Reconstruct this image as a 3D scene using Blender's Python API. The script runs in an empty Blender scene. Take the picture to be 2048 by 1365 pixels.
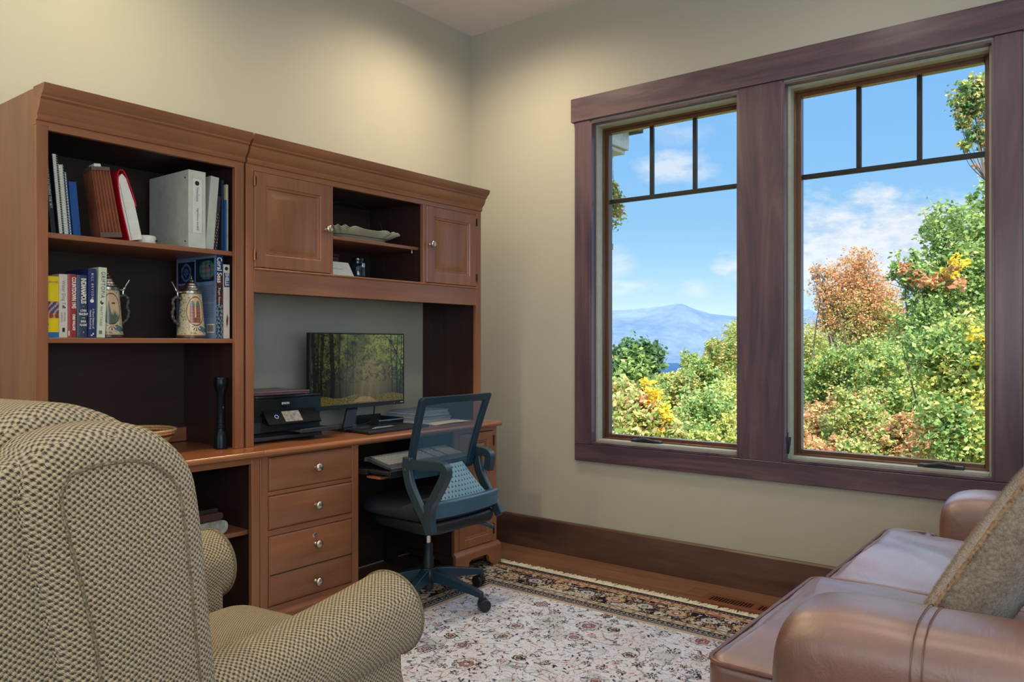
import bpy, bmesh, math, random
import numpy as np
from mathutils import Vector, Matrix
random.seed(7)
C = bpy.context.scene
COL = C.collection
PI = math.pi

# ------------------------------------------------------------ camera
CAM_H = 1.17
YAW = math.radians(37.84)                       # view direction measured from +X (along the desk wall)
F_PX = 1560.0
VX, VY = math.cos(YAW), math.sin(YAW)
cam_data = bpy.data.cameras.new('camera')
cam = bpy.data.objects.new('camera', cam_data); COL.objects.link(cam)
cam.location = (0, 0, CAM_H)
cam.rotation_euler = (PI/2, 0, YAW - PI/2)
cam_data.sensor_width = 36.0
cam_data.lens = 36.0*F_PX/2048
cam_data.shift_y = 5.5/2048
cam_data.clip_start = 0.05
cam_data.clip_end = 4000
C.camera = cam

# ------------------------------------------------------------ look
C.view_settings.view_transform = 'Standard'
C.view_settings.look = 'None'
C.view_settings.exposure = 0.0
C.view_settings.gamma = 1.0
C.view_settings.use_curve_mapping = False
C.cycles.max_bounces = 8
C.cycles.diffuse_bounces = 4
C.cycles.glossy_bounces = 3
C.cycles.transparent_max_bounces = 12
C.cycles.volume_bounces = 0
C.cycles.sample_clamp_indirect = 4.0
C.cycles.caustics_reflective = False
C.cycles.caustics_refractive = False
C.cycles.use_denoising = True
C.cycles.use_adaptive_sampling = True
C.cycles.adaptive_threshold = .02

def lin(r, g, b):
    f = lambda c: ((c/255+0.055)/1.055)**2.4 if c > 10 else c/255/12.92
    return (f(r), f(g), f(b), 1.0)

# ------------------------------------------------------------ node helper
class NT:
    def __init__(s, tree):
        s.t = tree; tree.nodes.clear()
    def n(s, typ, **kw):
        nd = s.t.nodes.new(typ)
        for k, v in kw.items():
            if k.startswith('i_'):
                key = k[2:]
                if key.isdigit(): nd.inputs[int(key)].default_value = v
                else: nd.inputs[key.replace('_', ' ')].default_value = v
            else: setattr(nd, k, v)
        return nd
    def l(s, a, b): s.t.links.new(a, b)
    def m(s, op, a, b=None, c=None, clamp=False):
        nd = s.t.nodes.new('ShaderNodeMath'); nd.operation = op; nd.use_clamp = clamp
        for i, x in enumerate((a, b, c)):
            if x is None: continue
            if isinstance(x, (int, float)): nd.inputs[i].default_value = x
            else: s.l(x, nd.inputs[i])
        return nd.outputs[0]
    def mix(s, fac, a, b, blend='MIX'):
        nd = s.t.nodes.new('ShaderNodeMix'); nd.data_type = 'RGBA'; nd.blend_type = blend
        for i, x in ((0, fac), (6, a), (7, b)):
            if isinstance(x, (int, float)): nd.inputs[i].default_value = x
            elif isinstance(x, tuple): nd.inputs[i].default_value = x
            else: s.l(x, nd.inputs[i])
        return nd.outputs[2]
    def ramp(s, fac, stops, interp='LINEAR'):
        nd = s.t.nodes.new('ShaderNodeValToRGB'); e = nd.color_ramp.elements; nd.color_ramp.interpolation = interp
        while len(e) < len(stops): e.new(0.5)
        for k, (p, c) in enumerate(stops): e[k].position = p; e[k].color = c
        s.l(fac, nd.inputs[0]); return nd.outputs[0]
    def map(s, vec, scale=(1, 1, 1), rot=(0, 0, 0), loc=(0, 0, 0)):
        nd = s.t.nodes.new('ShaderNodeMapping'); s.l(vec, nd.inputs[0])
        nd.inputs['Scale'].default_value = scale; nd.inputs['Rotation'].default_value = rot; nd.inputs['Location'].default_value = loc
        return nd.outputs[0]
    def noise(s, vec, scale=5, detail=3, rough=.5, dist=0):
        nd = s.t.nodes.new('ShaderNodeTexNoise')
        if vec is not None: s.l(vec, nd.inputs['Vector'])
        nd.inputs['Scale'].default_value = scale; nd.inputs['Detail'].default_value = detail
        nd.inputs['Roughness'].default_value = rough; nd.inputs['Distortion'].default_value = dist
        return nd.outputs['Fac']
    def sep(s, vec):
        nd = s.t.nodes.new('ShaderNodeSeparateXYZ'); s.l(vec, nd.inputs[0]); return nd.outputs
    def bump(s, h, strength=.3, dist=.002):
        nd = s.t.nodes.new('ShaderNodeBump'); s.l(h, nd.inputs['Height'])
        nd.inputs['Strength'].default_value = strength; nd.inputs['Distance'].default_value = dist
        return nd.outputs[0]

# ------------------------------------------------------------ sky
world = bpy.data.worlds.new('world'); C.world = world; world.use_nodes = True
w = NT(world.node_tree)
tc = w.n('ShaderNodeTexCoord').outputs['Generated']
sx = w.sep(tc)
el = w.m('ARCSINE', sx[2]); az = w.m('ARCTAN2', sx[1], sx[0])
fac = w.m('DIVIDE', w.m('ADD', el, 0.10), 1.67, clamp=True)
e2p = lambda deg: (math.radians(deg)+0.10)/1.67
SKY = w.ramp(fac, [(0, lin(150,190,225)), (e2p(1), lin(192,226,246)), (e2p(6), lin(158,212,250)), (e2p(13), lin(140,198,250)),
                   (e2p(20), lin(128,188,248)), (e2p(30), (1.5, 1.75, 2.25, 1)), (1.0, (2.2, 2.5, 3.1, 1))])
cn = w.noise(w.map(tc, scale=(1, 1, 2.2)), 9, 6, .62)
cn2 = w.noise(w.map(tc, scale=(1, 1, 2.2)), 30, 4, .6)
tot = None
def cl_dir(px, py):
    t = (px-1024)/F_PX; x = VX+t*VY; y = VY-t*VX; z = (688-py)/F_PX
    return math.atan2(y, x), math.atan2(z, math.hypot(x, y))
for (px, py, wd, hg, amt) in ((1770, 490, .085, .036, 1.35), (1800, 455, .045, .022, 1.3), (1650, 530, .075, .030, 1.0), (1860, 440, .05, .022, .9), (1345, 335, .030, .014, .72), (1375, 345, .03, .010, .5),
                             (1240, 527, .016, .014, .5), (1270, 571, .035, .006, .55), (1232, 580, .02, .006, .45), (1392, 579, .018, .008, .5), (1350, 265, .03, .012, .3)):
    a0, e0 = cl_dir(px, py)
    da = w.m('DIVIDE', w.m('SUBTRACT', az, a0), wd); de = w.m('DIVIDE', w.m('SUBTRACT', el, e0), hg)
    d = w.m('SQRT', w.m('ADD', w.m('MULTIPLY', da, da), w.m('MULTIPLY', de, de)))
    v = w.m('SUBTRACT', 1.62, d)
    v = w.m('ADD', v, w.m('MULTIPLY', w.m('SUBTRACT', cn, .5), 3.2))
    v = w.m('ADD', v, w.m('MULTIPLY', w.m('SUBTRACT', cn2, .5), 1.2))
    v = w.m('MULTIPLY', w.m('MULTIPLY', v, .9, clamp=True), amt, clamp=True)
    tot = v if tot is None else w.m('MAXIMUM', tot, v)
cc = w.ramp(cn2, [(.30, lin(204,220,242)), (.55, lin(250,251,253))])
sky = w.mix(w.m('MULTIPLY', tot, .85), SKY, cc)
bg = w.n('ShaderNodeBackground'); w.l(sky, bg.inputs[0]); bg.inputs[1].default_value = 1.0
wo = w.n('ShaderNodeOutputWorld'); w.l(bg.outputs[0], wo.inputs[0])

# ------------------------------------------------------------ lights
def light(name, typ, loc, energy, color, **kw):
    d = bpy.data.lights.new(name, typ); d.energy = energy; d.color = color
    o = bpy.data.objects.new(name, d); COL.objects.link(o); o.location = loc
    for k, v in kw.items():
        if k == 'aim':
            o.rotation_euler = (Vector(v)-Vector(loc)).to_track_quat('-Z', 'Y').to_euler()
        else: setattr(d, k, v)
    return o
sun = light('sun', 'SUN', (-5, -5, 12), 6.5, (1.0, .95, .84), angle=.01)
sun.rotation_euler = Vector((.52, .52, -.66)).to_track_quat('-Z', 'Y').to_euler()
# area lights added as fill before the closed walls; no window openings there
light('rear_fill_light', 'AREA', (0.3, -1.55, 1.75), 102, (.72, .86, 1.0), shape='RECTANGLE', size=3.2, size_y=1.7, aim=(1.7, 1.7, 3.3))
light('side_fill_light', 'AREA', (-2.35, 0.9, 1.7), 30, (.92, .95, 1.0), shape='RECTANGLE', size=2.4, size_y=1.6, aim=(2, 1.6, 2.6))
# warm recessed ceiling lamps (their housings are built with the ceiling)
CANS = [(2.95, 2.52), (1.30, 2.50), (2.75, 0.9), (1.25, 0.7), (-.35, 2.45)]
for k, (x, y) in enumerate(CANS):
    light('recessed_lamp_light', 'SPOT', (x, y, 3.02), (78, 62, 26, 26, 84)[k], ((1.0, .79, .54), (1.0, .83, .50), (1.0, .86, .72), (1.0, .84, .66), (1.0, .84, .48))[k],
          spot_size=math.radians(165), spot_blend=1.0, shadow_soft_size=.07)

# ------------------------------------------------------------ mesh builder
class MB:
    def __init__(s): s.v = []; s.f = []; s.c = None
    def add(s, vs, fs):
        o = len(s.v); s.v += [tuple(p) for p in vs]; s.f += [tuple(i+o for i in f) for f in fs]; return s
    def box(s, x0, y0, z0, x1, y1, z1):
        x0, x1 = sorted((x0, x1)); y0, y1 = sorted((y0, y1)); z0, z1 = sorted((z0, z1))
        return s.add([(x0,y0,z0),(x1,y0,z0),(x1,y1,z0),(x0,y1,z0),(x0,y0,z1),(x1,y0,z1),(x1,y1,z1),(x0,y1,z1)],
                     [(0,3,2,1),(4,5,6,7),(0,1,5,4),(1,2,6,5),(2,3,7,6),(3,0,4,7)])
    def prism(s, poly, axis, a, b):
        """poly in the two other axes (in xyz order), swept along axis from a to b"""
        n = len(poly)
        def P(p, d):
            return {'x': (d, p[0], p[1]), 'y': (p[0], d, p[1]), 'z': (p[0], p[1], d)}[axis]
        ar = sum(poly[i][0]*poly[(i+1) % n][1]-poly[(i+1) % n][0]*poly[i][1] for i in range(n))
        if (ar < 0) != (axis == 'y'): poly = poly[::-1]
        vs = [P(p, a) for p in poly]+[P(p, b) for p in poly]
        fs = [tuple(range(n))[::-1], tuple(range(n, 2*n))]+[(i, (i+1) % n, n+(i+1) % n, n+i) for i in range(n)]
        if a > b: fs = [f[::-1] for f in fs]
        return s.add(vs, fs)
    def lathe(s, prof, c=(0, 0, 0), axis='z', n=24):
        vs = []; fs = []; m = len(prof)
        for (r, h) in prof:
            for k in range(n):
                a = 2*PI*k/n; u, v = r*math.cos(a), r*math.sin(a)
                vs.append({'z': (c[0]+u, c[1]+v, c[2]+h), 'x': (c[0]+h, c[1]+u, c[2]+v), 'y': (c[0]+v, c[1]+h, c[2]+u)}[axis])
        for j in range(m-1):
            for k in range(n): fs.append((j*n+k, j*n+(k+1) % n, (j+1)*n+(k+1) % n, (j+1)*n+k))
        fs.append(tuple(range(n))[::-1]); fs.append(tuple(range((m-1)*n, m*n)))
        return s.add(vs, fs)
    def tube(s, pts, r, n=8, closed=False):
        pts = [Vector(p) for p in pts]; m = len(pts); vs = []; fs = []
        rs = r if isinstance(r, (list, tuple)) else [r]*m
        T = []
        for i in range(m):
            if closed: d = pts[(i+1) % m]-pts[i-1]
            else: d = pts[min(i+1, m-1)]-pts[max(i-1, 0)]
            T.append(d.normalized() if d.length > 1e-9 else Vector((0, 0, 1)))
        u = T[0].orthogonal().normalized()
        for i in range(m):
            u = (u-T[i]*u.dot(T[i])).normalized() if (u-T[i]*u.dot(T[i])).length > 1e-6 else T[i].orthogonal().normalized()
            v = T[i].cross(u)
            for k in range(n):
                a = 2*PI*k/n; vs.append(pts[i]+(u*math.cos(a)+v*math.sin(a))*rs[i])
        for i in range(m if closed else m-1):
            j = (i+1) % m
            for k in range(n): fs.append((i*n+k, i*n+(k+1) % n, j*n+(k+1) % n, j*n+k))
        if not closed: fs.append(tuple(range(n))[::-1]); fs.append(tuple(range((m-1)*n, m*n)))
        return s.add(vs, fs)
    def loft(s, rings, cap=True, closed=False):
        n = len(rings[0]); vs = [p for r in rings for p in r]; fs = []
        R = len(rings)
        for j in range(R if closed else R-1):
            jj = (j+1) % R
            for k in range(n): fs.append((j*n+k, j*n+(k+1) % n, jj*n+(k+1) % n, jj*n+k))
        if cap and not closed: fs.append(tuple(range(n))[::-1]); fs.append(tuple(range((R-1)*n, R*n)))
        return s.add(vs, fs)
    def grid(s, fn, nu, nv):
        vs = [fn(i/nu, j/nv) for j in range(nv+1) for i in range(nu+1)]
        fs = [(j*(nu+1)+i, j*(nu+1)+i+1, (j+1)*(nu+1)+i+1, (j+1)*(nu+1)+i) for j in range(nv) for i in range(nu)]
        return s.add(vs, fs)
    def sphere(s, c, r, n=16, m=10):
        rr = r if isinstance(r, (tuple, list)) else (r, r, r)
        rings = []
        for j in range(1, m):
            t = PI*j/m; rings.append([(c[0]+rr[0]*math.sin(t)*math.cos(2*PI*k/n), c[1]+rr[1]*math.sin(t)*math.sin(2*PI*k/n), c[2]-rr[2]*math.cos(t)) for k in range(n)])
        return s.loft(rings)
    def pillow(s, outline, plane, c0, c1, r, dome0=0., dome1=0., nr=5, nc=6, ctr=None):
        """rounded slab: closed outline in `plane` ('xz','xy','yz'), between c0 and c1 on the third axis; edge radius r; domed caps"""
        o = smooth_closed(outline); n = len(o)
        cx = sum(p[0] for p in o)/n; cy = sum(p[1] for p in o)/n
        if ctr: cx, cy = ctr
        area = sum(o[i][0]*o[(i+1) % n][1]-o[(i+1) % n][0]*o[i][1] for i in range(n))
        sg = 1 if area > 0 else -1
        nrm = []
        for i in range(n):
            dx, dy = o[(i+1) % n][0]-o[i-1][0], o[(i+1) % n][1]-o[i-1][1]
            L = math.hypot(dx, dy) or 1; nrm.append((-dy/L*sg, dx/L*sg))      # inward
        def P(p, d): return {'xz': (p[0], d, p[1]), 'xy': (p[0], p[1], d), 'yz': (d, p[0], p[1])}[plane]
        rings = []
        def cap(c, sign, dome):
            rs = []
            for k in range(1, nc+1):                       # from near centre to inset edge
                t = k/(nc+.0); q = t*.999+.001
                rs.append([P((cx+(o[i][0]+nrm[i][0]*r-cx)*q, cy+(o[i][1]+nrm[i][1]*r-cy)*q), c+sign*dome*(1-q**2.4)) for i in range(n)])
            return [[P((cx+(o[i][0]-cx)*.02, cy+(o[i][1]-cy)*.02), c+sign*dome) for i in range(n)]]+rs
        rings += cap(c0, -1, dome0)
        for k in range(1, nr+1):
            a = PI/2*k/nr; rings.append([P((o[i][0]+nrm[i][0]*r*(1-math.sin(a)), o[i][1]+nrm[i][1]*r*(1-math.sin(a))), c0+r*(1-math.cos(a))) for i in range(n)])
        for k in range(nr, 0, -1):
            a = PI/2*k/nr; rings.append([P((o[i][0]+nrm[i][0]*r*(1-math.sin(a)), o[i][1]+nrm[i][1]*r*(1-math.sin(a))), c1-r*(1-math.cos(a))) for i in range(n)])
        rings += cap(c1, 1, dome1)[::-1]
        return s.loft(rings)
    def quad(s, a, b, c, d): return s.add([a, b, c, d], [(0, 1, 2, 3)])

def smooth_closed(pts, sub=4):
    if len(pts) > 40: return pts
    out = []; n = len(pts)
    for i in range(n):
        p0, p1, p2, p3 = pts[i-1], pts[i], pts[(i+1) % n], pts[(i+2) % n]
        for k in range(sub):
            t = k/sub; t2 = t*t; t3 = t2*t
            out.append(tuple(.5*((2*p1[j])+(-p0[j]+p2[j])*t+(2*p0[j]-5*p1[j]+4*p2[j]-p3[j])*t2+(-p0[j]+3*p1[j]-3*p2[j]+p3[j])*t3) for j in range(2)))
    return out
def spline(pts, sub=6):
    pts = [Vector(p) for p in pts]; out = []; n = len(pts)
    for i in range(n-1):
        p0, p1, p2, p3 = pts[max(i-1, 0)], pts[i], pts[i+1], pts[min(i+2, n-1)]
        for k in range(sub):
            t = k/sub; out.append(.5*((2*p1)+(-p0+p2)*t+(2*p0-5*p1+4*p2-p3)*t*t+(-p0+3*p1-3*p2+p3)*t**3))
    out.append(pts[-1]); return out
def roundpoly(pts, rad, seg=8, step=.02):
    out = []; n = len(pts)
    for i in range(n):
        p, a, b = Vector(pts[i]), Vector(pts[i-1]), Vector(pts[(i+1) % n]); r = rad[i] if isinstance(rad, (list, tuple)) else rad
        u, v = (a-p).normalized(), (b-p).normalized(); ang = math.acos(max(-1, min(1, u.dot(v)))); t = r/math.tan(ang/2)
        p0, p1 = p+u*t, p+v*t; cen = p+(u+v).normalized()*(r/math.sin(ang/2))
        for k in range(seg+1):
            q = p0.lerp(p1, k/seg); q = cen+(q-cen).normalized()*r; out.append((q.x, q.y))
    res = []
    for i in range(len(out)):
        a, b = out[i], out[(i+1) % len(out)]; L_ = math.hypot(b[0]-a[0], b[1]-a[1]); m = max(1, int(L_/step))
        res += [(a[0]+(b[0]-a[0])*k/m, a[1]+(b[1]-a[1])*k/m) for k in range(m)]
    return res
def rrect(x0, y0, x1, y1, r, n=5):
    out = []
    for cx, cy, a0 in ((x1-r, y1-r, 0), (x0+r, y1-r, 90), (x0+r, y0+r, 180), (x1-r, y0+r, 270)):
        for k in range(n+1):
            a = math.radians(a0+90*k/n); out.append((cx+r*math.cos(a), cy+r*math.sin(a)))
    return out

RM = {}
def thing(name, label, cat, loc=(0, 0, 0), rz=0.0, group=None, rot=None):
    o = bpy.data.objects.new(name, None); COL.objects.link(o); o.empty_display_size = .05
    o.location = loc; o.rotation_euler = rot if rot else (0, 0, rz)
    o['label'] = label; o['category'] = cat
    if group: o['group'] = group
    RM[o.name] = Matrix.Translation(Vector(loc)) @ (o.rotation_euler.to_matrix().to_4x4())
    return o
def tag(o, label=None, cat=None, group=None, kind=None):
    if label: o['label'] = label
    if cat: o['category'] = cat
    if group: o['group'] = group
    if kind: o['kind'] = kind
    return o
def part(name, mb, mat, parent=None, smooth=None, bevel=0., label=None, world=True, sub=0, seg=2, boxuv=False, angle=40, cols=None):
    """link mb as ONE mesh object; world=True: coordinates are world ones and are brought into the root's frame"""
    root = parent
    while root is not None and root.parent is not None: root = root.parent
    vs = mb.v
    if root is not None and world and root.name in RM:
        inv = RM[root.name].inverted(); vs = [tuple(inv @ Vector(p)) for p in vs]
    me = bpy.data.meshes.new(name); me.from_pydata(vs, [], mb.f)
    o = bpy.data.objects.new(name, me); COL.objects.link(o)
    for m in (mat if isinstance(mat, (list, tuple)) else [mat]): me.materials.append(m)
    bm = bmesh.new(); bm.from_mesh(me)
    if smooth != 'flatopen': bmesh.ops.recalc_face_normals(bm, faces=bm.faces)
    bm.to_mesh(me); bm.free()
    if parent is not None: o.parent = parent
    if bevel:
        b = o.modifiers.new('bevel', 'BEVEL'); b.width = bevel; b.segments = seg; b.limit_method = 'ANGLE'; b.angle_limit = math.radians(35)
    if sub:
        b = o.modifiers.new('sub', 'SUBSURF'); b.levels = sub; b.render_levels = sub
    if smooth is not False and smooth != 'flatopen':
        for p in me.polygons: p.use_smooth = True
        try: me.set_sharp_from_angle(angle=math.radians(angle))
        except Exception: pass
    if boxuv:
        uv = me.uv_layers.new(name='UVMap'); vv = me.vertices; ud = uv.data
        for p in me.polygons:
            nx, ny, nz = abs(p.normal.x), abs(p.normal.y), abs(p.normal.z)
            for li in p.loop_indices:
                q = vv[me.loops[li].vertex_index].co
                ud[li].uv = (q.x, q.y) if nz >= max(nx, ny) else ((q.x, q.z) if ny >= nx else (q.y, q.z))
    if cols is not None:
        at = me.color_attributes.new('Col', 'FLOAT_COLOR', 'POINT')
        at.data.foreach_set('color', np.asarray(cols, dtype=np.float32).ravel())
    if label: o['label'] = label
    return o
def struct(name, mb, mat, **kw):
    o = part(name, mb, mat, None, **kw); o['kind'] = 'structure'; return o

_dg = None
def text(name, body, size, origin, right, up, mat, parent, extrude=.0004, align='LEFT', stretch=1.0, spacing=1.0, ay='CENTER', offset=0.0, shear=0.):
    cu = bpy.data.curves.new(name, 'FONT'); cu.body = body; cu.size = size; cu.extrude = 0; cu.align_x = align; cu.align_y = ay
    cu.space_character = spacing; cu.resolution_u = 3; cu.offset = offset; cu.shear = shear
    tmp = bpy.data.objects.new('tmp', cu); COL.objects.link(tmp)
    bpy.context.view_layer.update()
    me = bpy.data.meshes.new_from_object(tmp.evaluated_get(bpy.context.evaluated_depsgraph_get()))
    bpy.data.objects.remove(tmp); bpy.data.curves.remove(cu)
    r = Vector(right).normalized(); u = Vector(up).normalized(); nn = r.cross(u)
    M = Matrix(((r.x, u.x, nn.x, 0), (r.y, u.y, nn.y, 0), (r.z, u.z, nn.z, 0), (0, 0, 0, 1)))
    me.transform(Matrix.Diagonal((stretch, 1, 1, 1)))
    me.transform(Matrix.Translation(Vector(origin)+nn*extrude) @ M)
    me.materials.clear(); me.materials.append(mat); me.name = name
    o = bpy.data.objects.new(name, me); COL.objects.link(o); o.parent = parent
    return o
# ------------------------------------------------------------ materials
def new_mat(name):
    m = bpy.data.materials.new(name); m.use_nodes = True; t = NT(m.node_tree)
    b = t.n('ShaderNodeBsdfPrincipled'); o = t.n('ShaderNodeOutputMaterial'); t.l(b.outputs[0], o.inputs[0])
    return m, t, b
def plain(name, col, rough=.5, metal=0., spec=.5, noise=.06, coat=0., nscale=40):
    m, t, b = new_mat(name)
    oc = t.n('ShaderNodeTexCoord').outputs['Object']
    f = t.noise(oc, nscale, 3)
    d = tuple(c*(1-noise*2) for c in col[:3])+(1,); e = tuple(min(1, c*(1+noise*2)) for c in col[:3])+(1,)
    t.l(t.ramp(f, [(.3, d), (.7, e)]), b.inputs['Base Color'])
    b.inputs['Roughness'].default_value = rough; b.inputs['Metallic'].default_value = metal
    b.inputs['Specular IOR Level'].default_value = spec; b.inputs['Coat Weight'].default_value = coat
    b.inputs['Coat Roughness'].default_value = .15
    return m
def wood(name, c1, c2, axis='x', rough=.35, scale=1., knots=0., coat=.25, bump=.05, fleck=.35):
    m, t, b = new_mat(name)
    oc = t.n('ShaderNodeTexCoord').outputs['Object']
    k = {'x': (1.1, 11, 11), 'y': (11, 1.1, 11), 'z': (11, 11, 1.1)}[axis]
    k2 = {'x': (1.5, 90, 90), 'y': (90, 1.5, 90), 'z': (90, 90, 1.5)}[axis]
    big = t.noise(t.map(oc, scale=tuple(a*scale for a in k)), 1.0, 4, .55, 1.2)
    fine = t.noise(t.map(oc, scale=tuple(a*scale for a in k2)), 1.0, 3, .6)
    pat = t.noise(oc, 2.3, 2)
    f = t.m('ADD', t.m('MULTIPLY', big, .6), t.m('ADD', t.m('MULTIPLY', fine, fleck*.5), t.m('MULTIPLY', pat, .35)))
    if knots:
        kn = t.noise(t.map(oc, scale=tuple(a*.35 for a in k)), 1.9, 3, .6, 2.5)
        kk = t.ramp(kn, [(.40, (0, 0, 0, 1)), (.66, (1, 1, 1, 1))])
        f = t.m('ADD', f, t.m('MULTIPLY', t.m('SUBTRACT', kk, .5), knots))
    col = t.ramp(f, [(.30, c2), (.78, c1)])
    t.l(col, b.inputs['Base Color'])
    b.inputs['Roughness'].default_value = rough
    b.inputs['Coat Weight'].default_value = coat; b.inputs['Coat Roughness'].default_value = .22
    t.l(t.bump(fine, bump, .001), b.inputs['Normal'])
    return m
def emis(name, col, s=1.0):
    m = bpy.data.materials.new(name); m.use_nodes = True; t = NT(m.node_tree)
    e = t.n('ShaderNodeEmission'); e.inputs[0].default_value = col; e.inputs[1].default_value = s
    o = t.n('ShaderNodeOutputMaterial'); t.l(e.outputs[0], o.inputs[0]); return m
def vcol(name, rough=.8, emit=0., spec=.3, bumpn=0.):
    m, t, b = new_mat(name)
    a = t.n('ShaderNodeVertexColor', layer_name='Col').outputs[0]
    if emit:
        b.inputs['Base Color'].default_value = (.01, .01, .01, 1)
        t.l(a, b.inputs['Emission Color']); b.inputs['Emission Strength'].default_value = emit
    else: t.l(a, b.inputs['Base Color'])
    b.inputs['Roughness'].default_value = rough; b.inputs['Specular IOR Level'].default_value = spec
    if bumpn:
        oc = t.n('ShaderNodeTexCoord').outputs['Object']
        t.l(t.bump(t.noise(oc, 500, 2), bumpn, .002), b.inputs['Normal'])
    return m

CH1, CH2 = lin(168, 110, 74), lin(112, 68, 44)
M_cx = wood('cherry_x', CH1, CH2, 'x'); M_cz = wood('cherry_z', CH1, CH2, 'z'); M_cy = wood('cherry_y', CH1, CH2, 'y')
M_ctop = wood('cherry_worktop', lin(176,112,70), lin(124,74,44), 'x', rough=.22, coat=.5)
M_cdark = wood('cherry_shade_dark', lin(66,44,38), lin(40,27,25), 'x', rough=.5, coat=.05)  # recess shade darkened into the cherry colour; legs and groove share it
M_cshade = wood('cherry_shaded_interior', lin(66,44,38), lin(42,28,26), 'z', rough=.45, coat=.05)  # same cherry, with the shade of the interiors painted in
M_base = wood('stained_baseboard', lin(112,82,70), lin(74,54,50), 'y', rough=.34, knots=.3, coat=.3, scale=.7)
M_trim = wood('stained_alder_flare_x', lin(112,88,94), lin(72,58,72), 'y', rough=.30, knots=.38, coat=.35, scale=.7)  # purple cast of window flare mixed into the stain, here and below
M_trimz = wood('stained_alder_flare_z', lin(112,88,94), lin(72,58,72), 'z', rough=.30, knots=.3, coat=.35, scale=.7)
M_sash = wood('window_sash_wood', lin(120,78,48), lin(66,44,30), 'z', rough=.3, coat=.5, scale=1.2)
M_nickel = plain('satin_nickel', lin(205,198,186), .28, 1., noise=.02)
M_brass = plain('aged_copper_hinge', lin(170,110,80), .4, 1., noise=.05)
M_chrome = plain('chrome', lin(220,222,225), .15, 1., noise=.01)
M_liner = plain('pale_jamb_liner', lin(176,178,160), .4, noise=.03)
M_mattb = plain('matt_black_plastic', lin(16,20,24), .6, spec=.15, noise=.03)
M_black = plain('black_plastic', lin(26,32,37), .42, noise=.05)
M_blackg = plain('gloss_black_plastic', lin(14,22,28), .12, noise=.02, coat=.5)
M_dgrey = plain('dark_grey_plastic', lin(48,54,60), .5, noise=.05)
M_white = plain('white_plastic', lin(222,224,214), .35, noise=.01)
M_paper = plain('paper', lin(226,224,212), .9, noise=.03)
M_dark = plain('black_metal', lin(20,20,20), .5, noise=.05)

# painted wall: faint roller texture
def wallmat(name, col):
    m, t, b = new_mat(name)
    g = t.n('ShaderNodeNewGeometry').outputs['Position']
    f = t.noise(g, 1.3, 3); h = t.noise(g, 260, 2)
    t.l(t.ramp(f, [(.3, tuple(c*.97 for c in col[:3])+(1,)), (.7, tuple(c*1.03 for c in col[:3])+(1,))]), b.inputs['Base Color'])
    b.inputs['Roughness'].default_value = .62; b.inputs['Specular IOR Level'].default_value = .3
    t.l(t.bump(h, .12, .0006), b.inputs['Normal']); return m
M_wall = wallmat('wall_paint', lin(187,185,170))
M_ceil = wallmat('ceiling_paint', lin(246,236,232))

def floor_mat():
    m, t, b = new_mat('oak_floor')
    g = t.n('ShaderNodeNewGeometry').outputs['Position']
    br = t.n('ShaderNodeTexBrick'); t.l(t.map(g, rot=(0, 0, PI/2)), br.inputs['Vector'])
    br.inputs['Scale'].default_value = 1.0; br.inputs['Brick Width'].default_value = 1.6; br.inputs['Row Height'].default_value = .125
    br.inputs['Mortar Size'].default_value = .0012; br.inputs['Mortar'].default_value = lin(40,22,14)
    br.inputs['Color1'].default_value = lin(150,112,88); br.inputs['Color2'].default_value = lin(134,98,76)
    f = t.noise(t.map(g, scale=(14, 1.2, 1)), 3, 5, .6, .8)
    fn = t.noise(t.map(g, scale=(120, 3, 1)), 2, 3, .6)
    c = t.mix(1.0, br.outputs['Color'], t.ramp(t.m('ADD', t.m('MULTIPLY', f, .6), t.m('MULTIPLY', fn, .4)), [(.3, (.55, .5, .48, 1)), (.7, (1.1, 1.05, 1, 1))]), 'MULTIPLY')
    t.l(c, b.inputs['Base Color']); b.inputs['Roughness'].default_value = .3; b.inputs['Coat Weight'].default_value = .2
    return m
M_floor = floor_mat()

def glass_mat():
    m = bpy.data.materials.new('window_glass'); m.use_nodes = True; t = NT(m.node_tree)
    tr = t.n('ShaderNodeBsdfTransparent'); gl = t.n('ShaderNodeBsdfGlossy'); gl.inputs['Roughness'].default_value = .01
    fr = t.n('ShaderNodeFresnel'); fr.inputs[0].default_value = 1.04
    mx = t.n('ShaderNodeMixShader'); t.l(fr.outputs[0], mx.inputs[0]); t.l(tr.outputs[0], mx.inputs[1]); t.l(gl.outputs[0], mx.inputs[2])
    o = t.n('ShaderNodeOutputMaterial'); t.l(mx.outputs[0], o.inputs[0]); return m
M_glass = glass_mat()

def leather(name, c1, c2):
    m, t, b = new_mat(name)
    oc = t.n('ShaderNodeTexCoord').outputs['Object']
    f = t.noise(oc, 5, 4, .6); v = t.n('ShaderNodeTexVoronoi'); t.l(oc, v.inputs['Vector']); v.inputs['Scale'].default_value = 320
    t.l(t.ramp(f, [(.3, c2), (.7, c1)]), b.inputs['Base Color'])
    b.inputs['Roughness'].default_value = .42; b.inputs['Specular IOR Level'].default_value = .8; b.inputs['Coat Weight'].default_value = 1.; b.inputs['Coat IOR'].default_value = 1.8; b.inputs['Coat Roughness'].default_value = .42
    wr = t.noise(t.map(oc, scale=(3, 9, 6)), 2.2, 4, .6, 1.5)
    h = t.m('ADD', t.m('MULTIPLY', v.outputs['Distance'], .10), t.m('MULTIPLY', wr, 2.6))
    t.l(t.bump(h, .30, .004), b.inputs['Normal']); return m
M_leather = leather('brown_leather', lin(132,84,66), lin(100,60,47))
M_leatherp = plain('leather_piping', lin(112,74,62), .35)

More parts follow.
